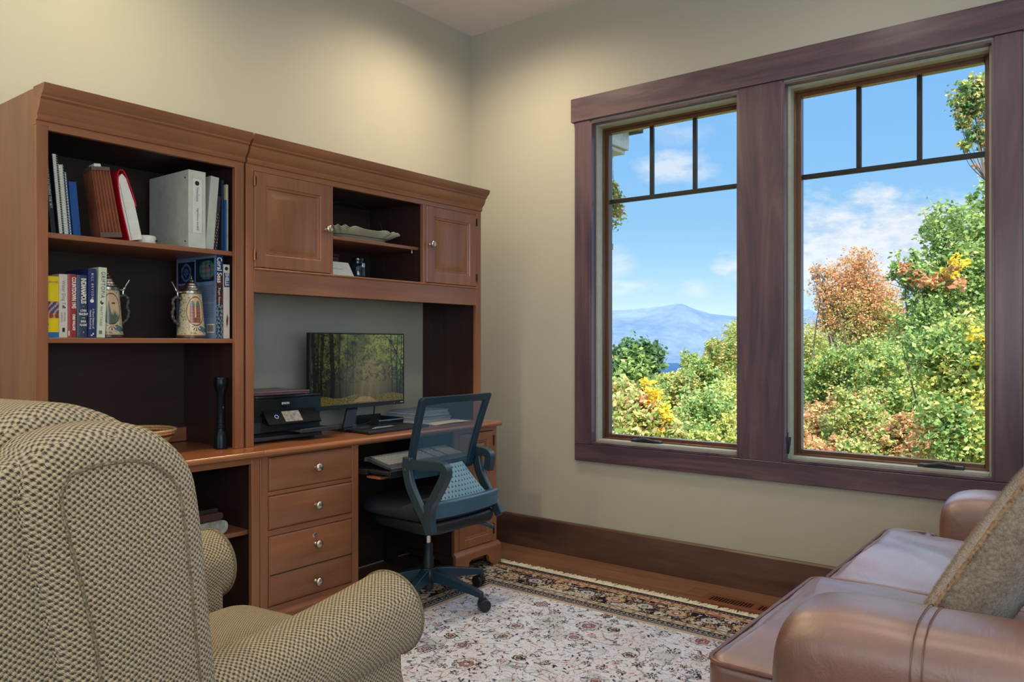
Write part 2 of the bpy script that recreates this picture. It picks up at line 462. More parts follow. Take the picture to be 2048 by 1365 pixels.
def tweed(name, scale=1., rot=0.):
    m, t, b = new_mat(name)
    uv = t.n('ShaderNodeUVMap').outputs[0]
    mp = t.map(uv, rot=(0, 0, rot))
    s = t.sep(mp); P = 2*PI/(.0115*scale)
    wob = t.m('MULTIPLY', t.m('SUBTRACT', t.noise(uv, 90, 2), .5), 2.6)
    u = t.m('ADD', t.m('MULTIPLY', s[0], P), wob); v = t.m('ADD', t.m('MULTIPLY', s[1], P), wob)
    a = t.m('SINE', u); c = t.m('SINE', t.m('MULTIPLY', v, 1.25))
    h = t.m('MULTIPLY', a, c)
    h = t.m('ADD', h, t.m('MULTIPLY', t.m('SINE', t.m('MULTIPLY', t.m('ADD', u, v), 4.)), .22))
    h = t.m('ADD', h, t.m('MULTIPLY', t.m('SUBTRACT', t.noise(uv, 420, 2), .5), 1.0))
    f = t.m('MULTIPLY_ADD', h, .5, .5)
    col = t.ramp(f, [(.06, lin(52,45,32)), (.30, lin(104,90,66)), (.50, lin(178,156,118)), (.9, lin(208,188,148))])
    t.l(col, b.inputs['Base Color']); b.inputs['Roughness'].default_value = .95; b.inputs['Specular IOR Level'].default_value = .12
    b.inputs['Sheen Weight'].default_value = .25
    t.l(t.bump(h, .7, .0035), b.inputs['Normal']); return m
M_tweed = tweed('woven_tweed'); M_tweeds = tweed('woven_tweed_fine', .72)
M_tweedw = plain('tweed_welt', lin(122,110,82), .95, noise=.35, nscale=260)

def mesh_fabric():
    m = bpy.data.materials.new('chair_mesh'); m.use_nodes = True; t = NT(m.node_tree)
    b = t.n('ShaderNodeBsdfPrincipled'); b.inputs['Base Color'].default_value = lin(76,116,136); b.inputs['Roughness'].default_value = .5
    tr = t.n('ShaderNodeBsdfTransparent')
    oc = t.n('ShaderNodeTexCoord').outputs['Object']; s = t.sep(oc)
    k = 2*PI/.0042
    h = t.m('MULTIPLY', t.m('SINE', t.m('MULTIPLY', s[0], k)), t.m('SINE', t.m('MULTIPLY', s[2], k)))
    f = t.m('GREATER_THAN', h, -.05)
    mx = t.n('ShaderNodeMixShader'); t.l(f, mx.inputs[0]); t.l(tr.outputs[0], mx.inputs[1]); t.l(b.outputs[0], mx.inputs[2])
    o = t.n('ShaderNodeOutputMaterial'); t.l(mx.outputs[0], o.inputs[0]); return m
M_mesh = mesh_fabric()

# ------------------------------------------------------------ room shell
XW, YA, ZC = 3.615, 3.122, 3.05
XC = 3.595
XL, YB = -2.45, -1.65
WIN = [(1.427, 2.258), (0.385, 1.218)]; WZ = (0.628, 2.372)
mb = MB(); mb.box(XL-.1, YB-.1, -.12, XW+.22, YA+.12, 0); struct('floor', mb, M_floor, smooth=False)
mb = MB()
mb.box(XL-.1, YB-.1, ZC, XW+.22, YA+.12, ZC+.15); struct('ceiling', mb, M_ceil, smooth=False)
mb = MB(); mb.box(XL-.1, YA, 0, XW+.2, YA+.12, ZC); struct('wall_back', mb, M_wall, smooth=False)
mb = MB(); mb.box(XL-.1, YB-.1, 0, XL, YA, ZC); struct('wall_left', mb, M_wall, smooth=False)
mb = MB(); mb.box(XL, YB-.1, 0, XW, YB, ZC); struct('wall_front', mb, M_wall, smooth=False)
mb = MB(); W0, W1 = XW, XW+.2
mb.box(W0, YB-.1, 0, W1, YA, WZ[0]); mb.box(W0, YB-.1, WZ[1], W1, YA, ZC)
mb.box(W0, WIN[0][1], WZ[0], W1, YA, WZ[1]); mb.box(W0, WIN[1][1], WZ[0], W1, WIN[0][0], WZ[1]); mb.box(W0, YB-.1, WZ[0], W1, WIN[1][0], WZ[1])
struct('wall_right', mb, M_wall, smooth=False)
# baseboards
mb = MB(); mb.prism([(XW, 0), (XC, 0), (XC, .172), (XC+.006, .180), (XW, .180)], 'y', YB, YA-.001)
b = MB(); b.v = [(p[0], p[1], p[2]) for p in mb.v]; b.f = mb.f
struct('baseboard_right', b, M_base, smooth=False)
mb = MB(); mb.prism([(YA, 0), (YA-.02, 0), (YA-.02, .172), (YA-.014, .18), (YA, .18)], 'x', XL, 1.0)
struct('baseboard_back', mb, M_cx, smooth=False)
# window casings: head, sill casing, left / mullion / right legs
CB = .531; HB, HT = 2.385, 2.514
mb = MB(); mb.box(XC-.008, .27, HB, XW, 2.378, HT); struct('trim_1', mb, M_trim, bevel=.003)
mb = MB(); mb.box(XC, .288, CB, XW, 2.357, WZ[0]-.004); struct('trim_2', mb, M_trim, bevel=.003)
for k, (a, c) in enumerate(((WIN[0][1], 2.357), (WIN[1][1], WIN[0][0]), (.290, WIN[1][0]))):
    mb = MB(); mb.box(XC, a, WZ[0]-.004, XW, c, HB); struct('trim_%d' % (k+3), mb, M_trimz, bevel=.003)
# windows: jamb, sash, muntins, glass, crank
for k, (a, c) in enumerate(WIN):
    z0, z1 = WZ
    def rectframe(mb, x0, x1, ins, wd):
        ya, yb, za, zb = a+ins, c-ins, z0+ins, z1-ins
        mb.box(x0, ya, za, x1, ya+wd, zb); mb.box(x0, yb-wd, za, x1, yb, zb)
        mb.box(x0, ya+wd, za, x1, yb-wd, za+wd); mb.box(x0, ya+wd, zb-wd, x1, yb-wd, zb)
    mb = MB(); rectframe(mb, XC+.002, XW+.19, -.0005, .010)
    wn = struct('window_%d' % (k+1), mb, M_trimz, smooth=False)
    mb = MB(); rectframe(mb, XC+.045, XW+.16, .008, .014); part('jamb_stop', mb, M_liner, wn, bevel=.002)
    mb = MB(); rectframe(mb, XC+.095, XW+.15, .014, .016); rectframe(mb, XC+.120, XW+.14, .026, .020); part('sash', mb, M_sash, wn, bevel=.0025)
    g0, g1, y0, y1 = z0+.046, z1-.046, a+.046, c-.046
    mb = MB(); zb = 1.955; xm = XC+.145
    mb.box(xm, y0, zb-.011, xm+.022, y1, zb+.011)
    for q in (1, 2):
        yy = y0+(y1-y0)*q/3; mb.box(xm+.0005, yy-.010, zb+.010, xm+.0215, yy+.010, g1)
    part('muntin', mb, M_black, wn, bevel=.002, label='dark grille bars, one across and two upright')
    mb = MB(); mb.box(XC+.168, y0-.01, g0-.01, XC+.172, y1+.01, g1+.01); part('pane', mb, M_glass, wn, smooth=False)
    cy = (c-.30, a+.20)[k]
    mb = MB(); mb.prism(rrect(-.085, 0, .085, .026, .008), 'x', XC+.062, XC+.095)
    mb.v = [(p[0], p[1]+cy, p[2]+z0+.010) for p in mb.v]
    mb.tube([(XC+.06, cy-.055, z0+.034), (XC+.05, cy, z0+.043), (XC+.055, cy+.06, z0+.030)], [.006, .008, .006], 8)
    part('crank', mb, M_dgrey, wn, bevel=.002, label='folding crank handle on the bottom sash')
    if k == 1:
        mb = MB(); mb.tube([(XC+.05, c-.012, z0+.03), (XC+.045, c-.02, z0+.11)], .006, 8); mb.box(XC+.04, c-.012, z0+.05, XC+.06, c-.0, z0+.13)
        part('lock_lever', mb, M_dgrey, wn, bevel=.001)
# recessed lamp housings
for k, (x, y) in enumerate(CANS):
    mb = MB(); mb.lathe([(.062, -.001), (.085, -.008), (.088, -.002), (.088, 0), (.062, 0)], (x, y, ZC), n=28)
    cn_ = thing('recessed_lamp', 'white ringed round recessed lamp in the ceiling above the room', 'ceiling lamp', (x, y, ZC), group='recessed ceiling lamps')
    part('trim_ring', mb, M_white, cn_)
    mb = MB(); mb.lathe([(.001, -.0015), (.06, -.0015), (.06, -.0005), (.001, -.0005)], (x, y, ZC), n=28)
    part('lens', mb, emis('lamp_lens_%d' % k, (1, .8, .55, 1), 3.), cn_)

# floor register
vt = thing('floor_vent', 'brown wooden floor register with two rows of dark slots beside baseboard', 'vent', (3.37, 1.28, 0))
mb = MB(); y0, y1, x0, x1 = 1.02, 1.50, 3.300, 3.435
ym = (y0+y1)/2
for a, c in ((y0, ym), (ym, y1)):
    i0, i1 = a+(.030 if a == y0 else .014), c-(.030 if c == y1 else .014)
    mb.box(x0, a, .0005, x0+.035, c, .012); mb.box(x1-.035, a, .0005, x1, c, .012); mb.box(x0+.035, a, .0005, x1-.035, i0, .012); mb.box(x0+.035, i1, .0005, x1-.035, c, .012)
part('frame', mb, wood('vent_wood', lin(140,84,54), lin(98,56,36), 'y'), vt, smooth=False)
n = 14
for s0, s1 in ((y0+.03, ym-.014), (ym+.014, y1-.03)):
    mb = MB()
    for q in range(n):
        yy = s0+(s1-s0)*(q+.75)/n; mb.box(x0+.035, yy-.0038, .002, x1-.035, yy+.004, .0115)
    part('slats', mb, wood('vent_slat_wood', lin(104,62,40), lin(70,40,26), 'x'), vt, smooth=False)
mb = MB(); mb.box(x0+.02, y0+.02, .0006, x1-.02, y1-.02, .0016); part('backing', mb, M_dark, vt, smooth=False)
# ------------------------------------------------------------ rug (pattern computed into the pile's own colours)
def rug():
    X0, X1, Y0, Y1 = .55, 3.238, .35, 2.72
    xs = np.concatenate([np.linspace(X0, 1.80, 30, endpoint=False), np.arange(1.80, X1, .0034), [X1]])
    ys = np.concatenate([np.linspace(Y0, .98, 16, endpoint=False), np.arange(.98, Y1, .0034), [Y1]])
    Xg, Yg = np.meshgrid(xs, ys); rs = np.random.RandomState(5)
    e = np.minimum(np.minimum(X1-Xg, Xg-X0), np.minimum(Y1-Yg, Yg-Y0))           # distance from rug edge
    vert = (np.minimum(X1-Xg, Xg-X0) < np.minimum(Y1-Yg, Yg-Y0))
    s = np.where(vert, Yg, Xg)                                                   # along the border
    def vn(sc, seed):                                                            # smooth value noise
        r = np.random.RandomState(seed); G = r.rand(90, 90); u = Xg/sc+20; v = Yg/sc+20
        i = u.astype(int) % 89; j = v.astype(int) % 89; fu = u-np.floor(u); fv = v-np.floor(v)
        fu = fu*fu*(3-2*fu); fv = fv*fv*(3-2*fv)
        return (G[i, j]*(1-fu)+G[i+1, j]*fu)*(1-fv)+(G[i, j+1]*(1-fu)+G[i+1, j+1]*fu)*fv
    L = lambda r, g, b: np.array(lin(r, g, b)[:3])
    ivory, tan, dark, wine, sage, peach, rust, slate = L(206,210,222), L(186,166,142), L(44,42,50), L(140,104,106), L(166,172,168), L(206,190,184), L(172,124,104), L(104,108,118)
    c = np.empty(Xg.shape+(3,)); c[:] = ivory
    def put(mask, col, a=1.0):
        m = (np.clip(mask, 0, 1)*a)[..., None]; c[:] = c*(1-m)+col*m
    n1, n2 = vn(.11, 1), vn(.05, 2)
    put((n1 > .66)*1., peach, .28); put((n1 < .30)*1., sage, .5); put((n2 > .74)*1., L(190,192,198), .5)
    # curling vine tendrils: thin level lines of noise
    q = vn(.085, 9)*1.4+vn(.04, 10)*.35
    put((np.abs((q*4.2) % 1-.5) < .040)*1., dark, .75)
    q2 = vn(.12, 19)*1.3+vn(.05, 20)*.3
    put((np.abs((q2*3.6) % 1-.5) < .030)*1., slate, .7)
    q3 = vn(.03, 23)+vn(.06, 24)*.6; put((np.abs((q3*2.0) % 1-.5) < .035)*1., wine, .45)
    # flowers, palmettes and rosettes
    def flower(cx, cy, R, k, fill, line, core, rot=0., el=1., ang=0.):
        sl = (np.abs(Xg-cx) < R*1.5) & (np.abs(Yg-cy) < R*1.5)
        if not sl.any(): return
        dx, dy = Xg[sl]-cx, Yg[sl]-cy
        u, v = dx*math.cos(ang)+dy*math.sin(ang), (-dx*math.sin(ang)+dy*math.cos(ang))*el
        r = np.hypot(u, v)/R; th = np.arctan2(v, u)+rot
        edge = .74+.22*np.abs(np.cos(k*th/2)); cc = c[sl]
        w_ = .0030/R
        cc[r < edge] = fill
        cc[(r < edge) & (np.abs(np.sin(k*th/2)) < .13) & (r > .38)] = line
        cc[np.abs(r-edge) < w_*1.1] = line
        cc[r < .40] = core; cc[np.abs(r-.40) < w_] = line
        cc[r < .15] = line
        c[sl] = cc
    def dotted(cx, cy, R, k, col, core, rot):
        sl = (np.abs(Xg-cx) < R*1.2) & (np.abs(Yg-cy) < R*1.2)
        if not sl.any(): return
        dx, dy = Xg[sl]-cx, Yg[sl]-cy; r = np.hypot(dx, dy)/R; th = np.arctan2(dy, dx)+rot; cc = c[sl]
        cc[r < .95] = ivory
        pr = np.hypot((r-.68)/.30, (((th*k/(2*PI)) % 1)-.5)/.36); cc[pr < 1] = col; cc[pr < .35] = core
        cc[(r < .34)] = col; cc[r < .16] = core; c[sl] = cc
    fills = [sage, peach, wine*1.2, L(196,184,168), L(186,166,168), L(206,206,204), sage]
    pts = []
    tries = 0
    while len(pts) < 190 and tries < 14000:
        tries += 1
        x, y = rs.uniform(1.3, X1-.36), rs.uniform(.9, Y1-.36); R = rs.choice([.016, .02, .026, .036, .055, .075], p=[.26, .22, .17, .15, .12, .08])
        if all((x-a)**2+(y-b_)**2 > (R+r2)**2*1.25 for a, b_, r2 in pts): pts.append((x, y, R))
    for x, y, R in pts:
        k = rs.choice([5, 6, 8]) if R < .04 else rs.choice([8, 10, 12])
        f = fills[rs.randint(len(fills))]; dk = R < .022 and rs.rand() < .45
        if R > .03: flower(x, y, R*1.0, k, f*.5+ivory*.5, slate if rs.rand() < .6 else dark, ivory, rs.rand(), rs.uniform(.8, 1.25), rs.rand()*3); flower(x, y, R*.52, 6, peach if rs.rand() < .5 else wine*1.4, wine*.6, ivory, rs.rand())
        elif R < .026 or rs.rand() < .5: dotted(x, y, R, rs.choice([5, 6, 8]), dark if rs.rand() < .72 else wine, fills[rs.randint(len(fills))], rs.rand())
        else: flower(x, y, R, k, dark if dk else f, dark if not dk else wine, ivory if dk else (rust if rs.rand() < .3 else wine), rs.rand())
    # small leaves
    for _ in range(1500):
        x, y, a, R = rs.uniform(1.6, X1-.35), rs.uniform(.95, Y1-.35), rs.rand()*PI, rs.uniform(.007, .014)
        sl = (np.abs(Xg-x) < R*1.2) & (np.abs(Yg-y) < R*1.2)
        if not sl.any(): continue
        u = (Xg[sl]-x)*math.cos(a)+(Yg[sl]-y)*math.sin(a); v = -(Xg[sl]-x)*math.sin(a)+(Yg[sl]-y)*math.cos(a)
        cc = c[sl]; cc[(np.abs(u/R)**1.3+np.abs(v/(R*.34))**1.3) < 1] = [dark, slate, wine, rust][rs.choice(4, p=[.5, .2, .2, .1])]; c[sl] = cc
    # ---- border
    fld = c.copy()
    bm_ = e < .345
    def band(a, b_, col): c[(e >= a) & (e < b_)] = col
    band(0, .345, tan*.9)
    band(0, .012, dark*1.6)
    def guard(a, b_, base, mot, per):
        m = (e >= a) & (e < b_); c[m] = base; mid = (a+b_)/2; h = (b_-a)/2
        wv = mid+h*.45*np.sin(s*2*PI/per)
        c[m & (np.abs(e-wv) < .0035)] = mot
        ph = (s/per*2) % 1; c[m & (np.hypot((ph-.5)*per/2, e-mid+h*.3*np.sin(s*2*PI/per)) < h*.42)] = mot
        c[(np.abs(e-a) < .0028) | (np.abs(e-b_) < .0028)] = dark
    guard(.014, .034, L(176,140,112), dark, .035)
    guard(.036, .078, L(190,160,128), L(120,72,60), .11)
    guard(.232, .274, L(188,172,148), L(108,92,84), .12)
    guard(.276, .300, L(176,168,156), dark, .045)
    guard(.302, .318, L(190,182,170), slate, .03)
    m = (e >= .080) & (e < .230); c[m] = L(34,30,36)
    qq = vn(.055, 31)+vn(.025, 32)*.5
    c[m & (qq > .90)] = L(188,180,166); c[m & (np.abs((qq*6) % 1-.5) < .13)] = L(190,176,156); c[m & (qq < .40)] = L(176,146,112); q5 = vn(.022, 35)+vn(.011, 36)*.5; c[m & (np.abs((q5*3) % 1-.5) < .11)] = L(30,26,34); c[m & (q5 > 1.12)] = L(196,190,180)
    c[m & (np.abs(qq-.62) < .035)] = L(122,84,80); c[m & (np.abs(qq-.42) < .018)] = L(26,24,30)
    per = .30
    for off, rad, col, co2 in ((0, .044, L(184,158,128), L(120,84,84)), (.15, .034, L(186,186,180), L(60,58,66))):
        du = ((s+off+per/2) % per)-per/2; dv = e-.155; r = np.hypot(du*.85, dv)/rad; th = np.arctan2(dv, du)
        ed = .8+.2*np.abs(np.cos(5*th)); k = m & (r < ed); c[k] = col
        c[k & (np.abs(np.sin(5*th)) < .14) & (r > .4)] = L(40,34,40); c[m & (np.abs(r-ed) < .05)] = L(28,26,32)
        c[m & (r < .42)] = co2; c[m & (r < .22)] = L(200,188,170)
    # woven grain, and the abrash of the wool
    g = rs.rand(*Xg.shape)[..., None]; c *= (.88+.2*g); c *= (.94+.12*vn(.3, 50))[..., None]
    ny, nx = Xg.shape
    zz = .0095+.0004*g[..., 0]; zz[0, :] = zz[-1, :] = 0.002; zz[:, 0] = zz[:, -1] = 0.002
    V = np.stack([Xg, Yg, zz], -1).reshape(-1, 3)
    idx = np.arange(nx*ny).reshape(ny, nx)
    F = np.stack([idx[:-1, :-1], idx[:-1, 1:], idx[1:, 1:], idx[1:, :-1]], -1).reshape(-1, 4)
    me = bpy.data.meshes.new('pile')
    me.vertices.add(len(V)); me.vertices.foreach_set('co', V.astype(np.float32).ravel())
    me.loops.add(F.size); me.loops.foreach_set('vertex_index', F.astype(np.int32).ravel())
    me.polygons.add(len(F)); me.polygons.foreach_set('loop_start', np.arange(0, F.size, 4, dtype=np.int32))
    me.update(calc_edges=True)
    at = me.color_attributes.new('Col', 'FLOAT_COLOR', 'POINT')
    cc = np.concatenate([c.reshape(-1, 3), np.ones((nx*ny, 1))], 1)
    at.data.foreach_set('color', cc.astype(np.float32).ravel())
    me.materials.append(vcol('rug_wool', .95, spec=.1, bumpn=.4))
    t = thing('area_rug', 'ivory floral oriental rug with dark patterned border and cream fringe', 'rug', (1.9, 1.5, 0))
    o = bpy.data.objects.new('pile', me); COL.objects.link(o); o.parent = t
    o.location = (-1.9, -1.5, 0)
    mb = MB(); r = random.Random(3); y = Y0
    mb.box(X1-.002, Y0, .001, X1+.012, Y1, .007)
    while y < Y1:
        L_ = r.uniform(.042, .064); a = r.uniform(-.35, .35); w_ = r.uniform(.004, .008); h = r.uniform(.003, .007)
        x0, x1 = X1+.006, X1+.012+L_; y2 = y+math.sin(a)*L_
        mb.add([(x0, y-w_/2, .001), (x0, y+w_/2, .001), (x0, y+w_/2, h+.003), (x0, y-w_/2, h+.003), (x1, y2-w_*.3, .001), (x1, y2+w_*.3, .001), (x1, y2, .001+h*.5)],
               [(0, 1, 2, 3), (0, 4, 5, 1), (1, 5, 6, 2), (2, 6, 3), (3, 6, 4, 0), (4, 6, 5)])
        y += w_*.62
    part('fringe', mb, plain('cotton_fringe', lin(236,226,200), .9, noise=.15, nscale=200), t, smooth=False)
rug()

# ------------------------------------------------------------ cabinet work
Z0 = .0105                # furniture stands on the rug / pads
ZT = .762                 # worktop height
YF, YH = 2.60, 2.70       # front planes: base units, hutches
YBK = 3.112
def raised(mb, x0, x1, z0, z1, yf, th=.020, fr=.056):
    rings = [(0, th), (0, .003), (.003, 0), (fr-.006, 0), (fr-.002, .004), (fr+.004, .004), (fr+.008, .010), (fr+.014, .011), (fr+.040, .003), (fr+.044, .0022)]
    R = [[(x0+i, yf+d, z0+i), (x1-i, yf+d, z0+i), (x1-i, yf+d, z1-i), (x0+i, yf+d, z1-i)] for i, d in rings]
    return mb.loft(R)
def slab(mb, x0, x1, z0, z1, yf, th=.020, e=.006):
    rings = [(0, th), (0, .006), (.002, .0035), (e, .0008), (e+.002, 0)]
    return mb.loft([[(x0+i, yf+d, z0+i), (x1-i, yf+d, z0+i), (x1-i, yf+d, z1-i), (x0+i, yf+d, z1-i)] for i, d in rings])
def knob(parent, x, y, z, name='knob'):
    mb = MB(); mb.lathe([(.0095, .0), (.0085, -.003), (.0055, -.006), (.0052, -.013), (.011, -.018), (.0165, -.022), (.0165, -.026), (.012, -.030), (.004, -.0315)][::-1], (x, y, z), axis='y', n=24)
    return part(name, mb, M_nickel, parent, angle=60)
def hinge(parent, x, y, z0, z1, mat=None):
    mb = MB(); mb.tube([(x, y-.004, z0), (x, y-.004, z1)], .0045, 10); mb.box(x-.001, y-.002, z0+.004, x+.010, y+.0005, z1-.004)
    for k in (.25, .5, .75): mb.lathe([(.005, -.001), (.0052, 0), (.005, .001)], (x, y-.004, z0+(z1-z0)*k), n=10)
    return part('hinge', mb, mat or M_brass, parent)
def top_profile(yf, z, th=.026, yb=YBK):
    pr = [(yb, z), (yf+.014, z)]
    for k in range(1, 9): a = PI*k/9; pr.append((yf+.012-.012*math.sin(a), z-th/2+th/2*math.cos(a)))
    return pr+[(yf+.014, z-th), (yb, z-th)]

# --- bookcase base
bb = thing('open_cabinet', 'open cherry base unit with shelf and worktop, left of the drawer desk, behind the armchair', 'cabinet', (1.397, 2.86, Z0))
x0, x1 = 1.024, 1.7695
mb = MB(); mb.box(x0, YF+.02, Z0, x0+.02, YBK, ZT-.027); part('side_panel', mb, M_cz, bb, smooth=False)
mb = MB(); mb.box(x1-.02, YF+.02, Z0, x1, YBK, ZT-.027); part('side_panel', mb, M_cshade, bb, smooth=False)
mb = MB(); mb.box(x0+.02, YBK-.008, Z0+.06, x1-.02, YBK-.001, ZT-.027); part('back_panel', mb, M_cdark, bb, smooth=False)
mb = MB(); mb.box(x0, YF, Z0, x0+.036, YF+.02, ZT-.027); part('stile', mb, M_cz, bb, bevel=.0015)
mb = MB(); mb.box(x1-.035, YF, Z0, x1, YF+.02, ZT-.027); part('stile', mb, M_cz, bb, bevel=.0015)
for z0, z1 in ((.712, ZT-.027), (Z0, .105)):
    mb = MB(); mb.box(x0+.036, YF, z0, x1-.035, YF+.02, z1); part('rail', mb, M_cx, bb, bevel=.0015)
mb = MB(); mb.box(x0+.0205, YF+.04, .437, x1-.0205, YBK-.009, .455); part('shelf', mb, M_cx, bb, bevel=.002)
mb = MB(); mb.box(x0+.02, YF+.02, .09, x1-.02, YBK-.01, .105); part('bottom_panel', mb, M_cdark, bb, smooth=False)
mb = MB(); mb.prism(top_profile(2.572, ZT), 'x', x0-.012, x1+.001); part('worktop', mb, M_ctop, bb, angle=30)

# --- desk with drawers, kneehole, keyboard tray and door cabinet
dk = thing('desk', 'long cherry desk with drawer bank on left, kneehole and panelled door cabinet on right', 'desk', (2.49, 2.86, Z0))
x0, x1 = 1.7715, 3.214
zt = ZT-.027
for nm, (a, c) in (('side_panel', (x0, x0+.02)), ('side_panel', (2.243, 2.262)), ('side_panel', (2.882, 2.902)), ('side_panel', (x1-.02, x1))):
    mb = MB(); mb.box(a, YF+.02, Z0+.10, c, YBK, zt); part(nm, mb, M_cshade if 2.2 < a < 3 else M_cz, dk, smooth=False)
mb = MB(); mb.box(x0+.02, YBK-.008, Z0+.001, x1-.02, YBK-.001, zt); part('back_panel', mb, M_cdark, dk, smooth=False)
mb = MB(); mb.box(x0, YF, Z0+.10, 1.807, YF+.02, zt); part('stile', mb, M_cz, dk, bevel=.0015)
mb = MB(); mb.box(2.226, YF, Z0+.10, 2.262, YF+.02, zt); part('stile', mb, M_cz, dk, bevel=.0015)
mb = MB(); mb.box(2.882, YF, Z0+.10, 2.915, YF+.02, zt); part('stile', mb, M_cz, dk, bevel=.0015)
mb = MB(); mb.box(3.184, YF, Z0+.10, x1, YF+.02, zt); part('stile', mb, M_cz, dk, bevel=.0015)
for bx_ in ((1.807, YF, .729, 2.226, YF+.02, zt), (1.807, YF, .578, 2.226, YF+.02, .594), (1.807, YF, .421, 2.226, YF+.02, .444), (1.807, YF, Z0+.1, 2.226, YF+.02, .145),
           (2.262, YF+.002, .729, 2.882, YF+.02, zt), (2.915, YF, .716, 3.184, YF+.02, zt), (2.915, YF, Z0+.1, 3.184, YF+.02, .132)):
    mb = MB(); mb.box(*bx_); part('rail', mb, M_cx, dk, bevel=.0015)
mb = MB(); mb.prism(top_profile(2.572, ZT), 'x', x0+.0005, 3.226); part('worktop', mb, M_ctop, dk, angle=30)
for z0, z1, kz in ((.596, .727, (.665,)), (.446, .576, (.511,)), (.147, .419, (.352, .198))):
    mb = MB(); slab(mb, 1.809, 2.224, z0, z1, YF-.006)
    mb.box(1.83, YF+.016, z0+.02, 2.20, YF+.40, z1-.02)
    dr = part('drawer', mb, M_cx, dk, angle=25, label='deep double-fronted file drawer' if len(kz) == 2 else None)
    if len(kz) == 2:
        mb = MB(); mb.box(1.811, YF-.0065, .2665, 2.222, YF-.005, .2695); mb.box(1.811, YF-.0072, .2695, 2.222, YF-.005, .2715)
        part('front_groove', mb, M_cdark, dr, smooth=False)
        mb = MB(); mb.lathe([(.0095, -.003), (.011, -.002), (.011, .001)], (2.024, YF-.006, .386), axis='y', n=20); part('lock', mb, M_nickel, dr)
        mb = MB(); mb.box(2.0228, YF-.0096, .381, 2.0252, YF-.0085, .391); part('keyhole', mb, M_dark, dr, smooth=False)
    for z in kz: knob(dr, 2.031, YF-.006, z)
mb = MB(); raised(mb, 2.917, 3.182, .135, .713, YF-.004, fr=.046); dd = part('door', mb, M_cz, dk, angle=20)
hinge(dd, 3.1835, YF-.002, .635, .69, M_dark); hinge(dd, 3.1835, YF-.002, .17, .225, M_dark); knob(dd, 2.938, YF-.004, .60)
# plinths with bracket feet
def plinth(name, a, c, left=True):
    mb = MB(); zt_ = Z0+.098; n = 8; ft = .062
    pts = [(a, Z0), (a+ft, Z0)]
    for k in range(n+1):
        t = PI/2*k/n; pts.append((a+ft+.004+.034*math.sin(t)*1.0, Z0+.012+.040*(1-math.cos(t)) if k < n else Z0+.055))
    pts += [(a+ft+.055, Z0+.066)]
    m_ = [(a+c-p[0], p[1]) for p in pts][::-1]
    pts = pts+m_+[(c, zt_), (a, zt_)]
    mb.prism(pts, 'y', YF-.018, YF+.004)
    mb.prism([(YF-.018, zt_), (YF-.014, zt_+.008), (YF-.006, zt_+.014), (YF+.0, zt_+.020), (YF+.01, zt_+.020), (YF+.01, zt_)], 'x', a, c)
    pl = part('plinth', mb, M_cx, dk, bevel=.002, label='shaped plinth with bracket feet')
    for s0, s1 in ((c-.018, c), (a, a+.018)):
        mb = MB(); mb.box(s0, YF+.005, Z0, s1, YF+.09, zt_); mb.box(s0, YF+.09, Z0+.07, s1, YBK-.1, zt_); mb.box(s0, YBK-.1, Z0, s1, YBK-.009, zt_)
        part('side_foot', mb, M_cshade if 2 < s0 < 3 else M_cx, pl, smooth=False)
plinth('plinth', x0, 2.262); plinth('plinth', 2.874, x1+.016)
# keyboard tray (pulled out)
for s0, s1 in ((2.263, 2.276), (2.868, 2.881)):
    mb = MB(); mb.box(s0, YF-.05, .606, s1, YF+.35, .628); part('tray_runner', mb, M_dark, dk, bevel=.001)
mb = MB(); mb.box(2.277, 2.430, .612, 2.867, 2.80, .624); mb.box(2.277, 2.418, .600, 2.867, 2.4295, .630); kt = part('keyboard_tray', mb, M_black, dk, bevel=.002, label='black pull-out keyboard tray')
mb = MB(); mb.box(2.278, 2.48, .590, 2.50, 2.565, .600); part('flip_front', mb, M_cx, kt, bevel=.001)
mb = MB(); mb.box(2.79, 2.412, .628, 2.865, 2.44, .640); part('tray_rest', mb, plain('blue_grey_plastic', lin(52,86,110), .4), kt, bevel=.003)
mb = MB(); mb.lathe([(.012, -.01), (.012, .0)], (2.40, 2.45, .599), n=14); part('tray_bolt', mb, M_chrome, kt)

# --- hutches
CROWN = [(2.700, 1.866), (2.700, 1.878), (2.692, 1.880), (2.688, 1.888), (2.691, 1.895), (2.690, 1.899), (2.684, 1.905), (2.676, 1.915), (2.670, 1.927), (2.667, 1.940), (2.662, 1.944), (2.658, 1.946), (2.658, 1.952),
         (2.652, 1.957), (2.643, 1.966), (2.638, 1.976), (2.637, 1.986), (2.72, 1.987), (2.72, 1.866)]
def carcass(root, x0, x1, rx=.020, zb=ZT+.0005):
    for a, c in ((x0, x0+.02), (x1-.02, x1)):
        mb = MB(); mb.box(a, YH+.02, zb, c, YBK, 1.982); part('side_panel', mb, M_cz if a < 1.1 else M_cshade, root, smooth=False)
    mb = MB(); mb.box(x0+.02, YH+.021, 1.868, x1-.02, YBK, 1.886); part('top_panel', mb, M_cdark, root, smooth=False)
    mb = MB(); mb.prism(CROWN, 'x', x0-.0004, x1+.0004); part('crown_molding', mb, M_cx, root, angle=28)
bh = thing('bookcase_hutch', 'cherry open bookcase hutch with two shelves, standing left of the door hutch', 'bookcase', (1.395, 2.9, ZT+.0005))
x0, x1 = 1.024, 1.766
carcass(bh, x0, x1)
mb = MB(); mb.box(x0, YH, ZT+.0005, x0+.036, YH+.02, 1.866); part('stile', mb, M_cz, bh, bevel=.0015)
mb = MB(); mb.box(x1-.038, YH, ZT+.0005, x1, YH+.02, 1.866); part('stile', mb, M_cz, bh, bevel=.0015)
mb = MB(); mb.box(x0+.036, YH, 1.853, x1-.038, YH+.02, 1.867); part('rail', mb, M_cx, bh, bevel=.0015)
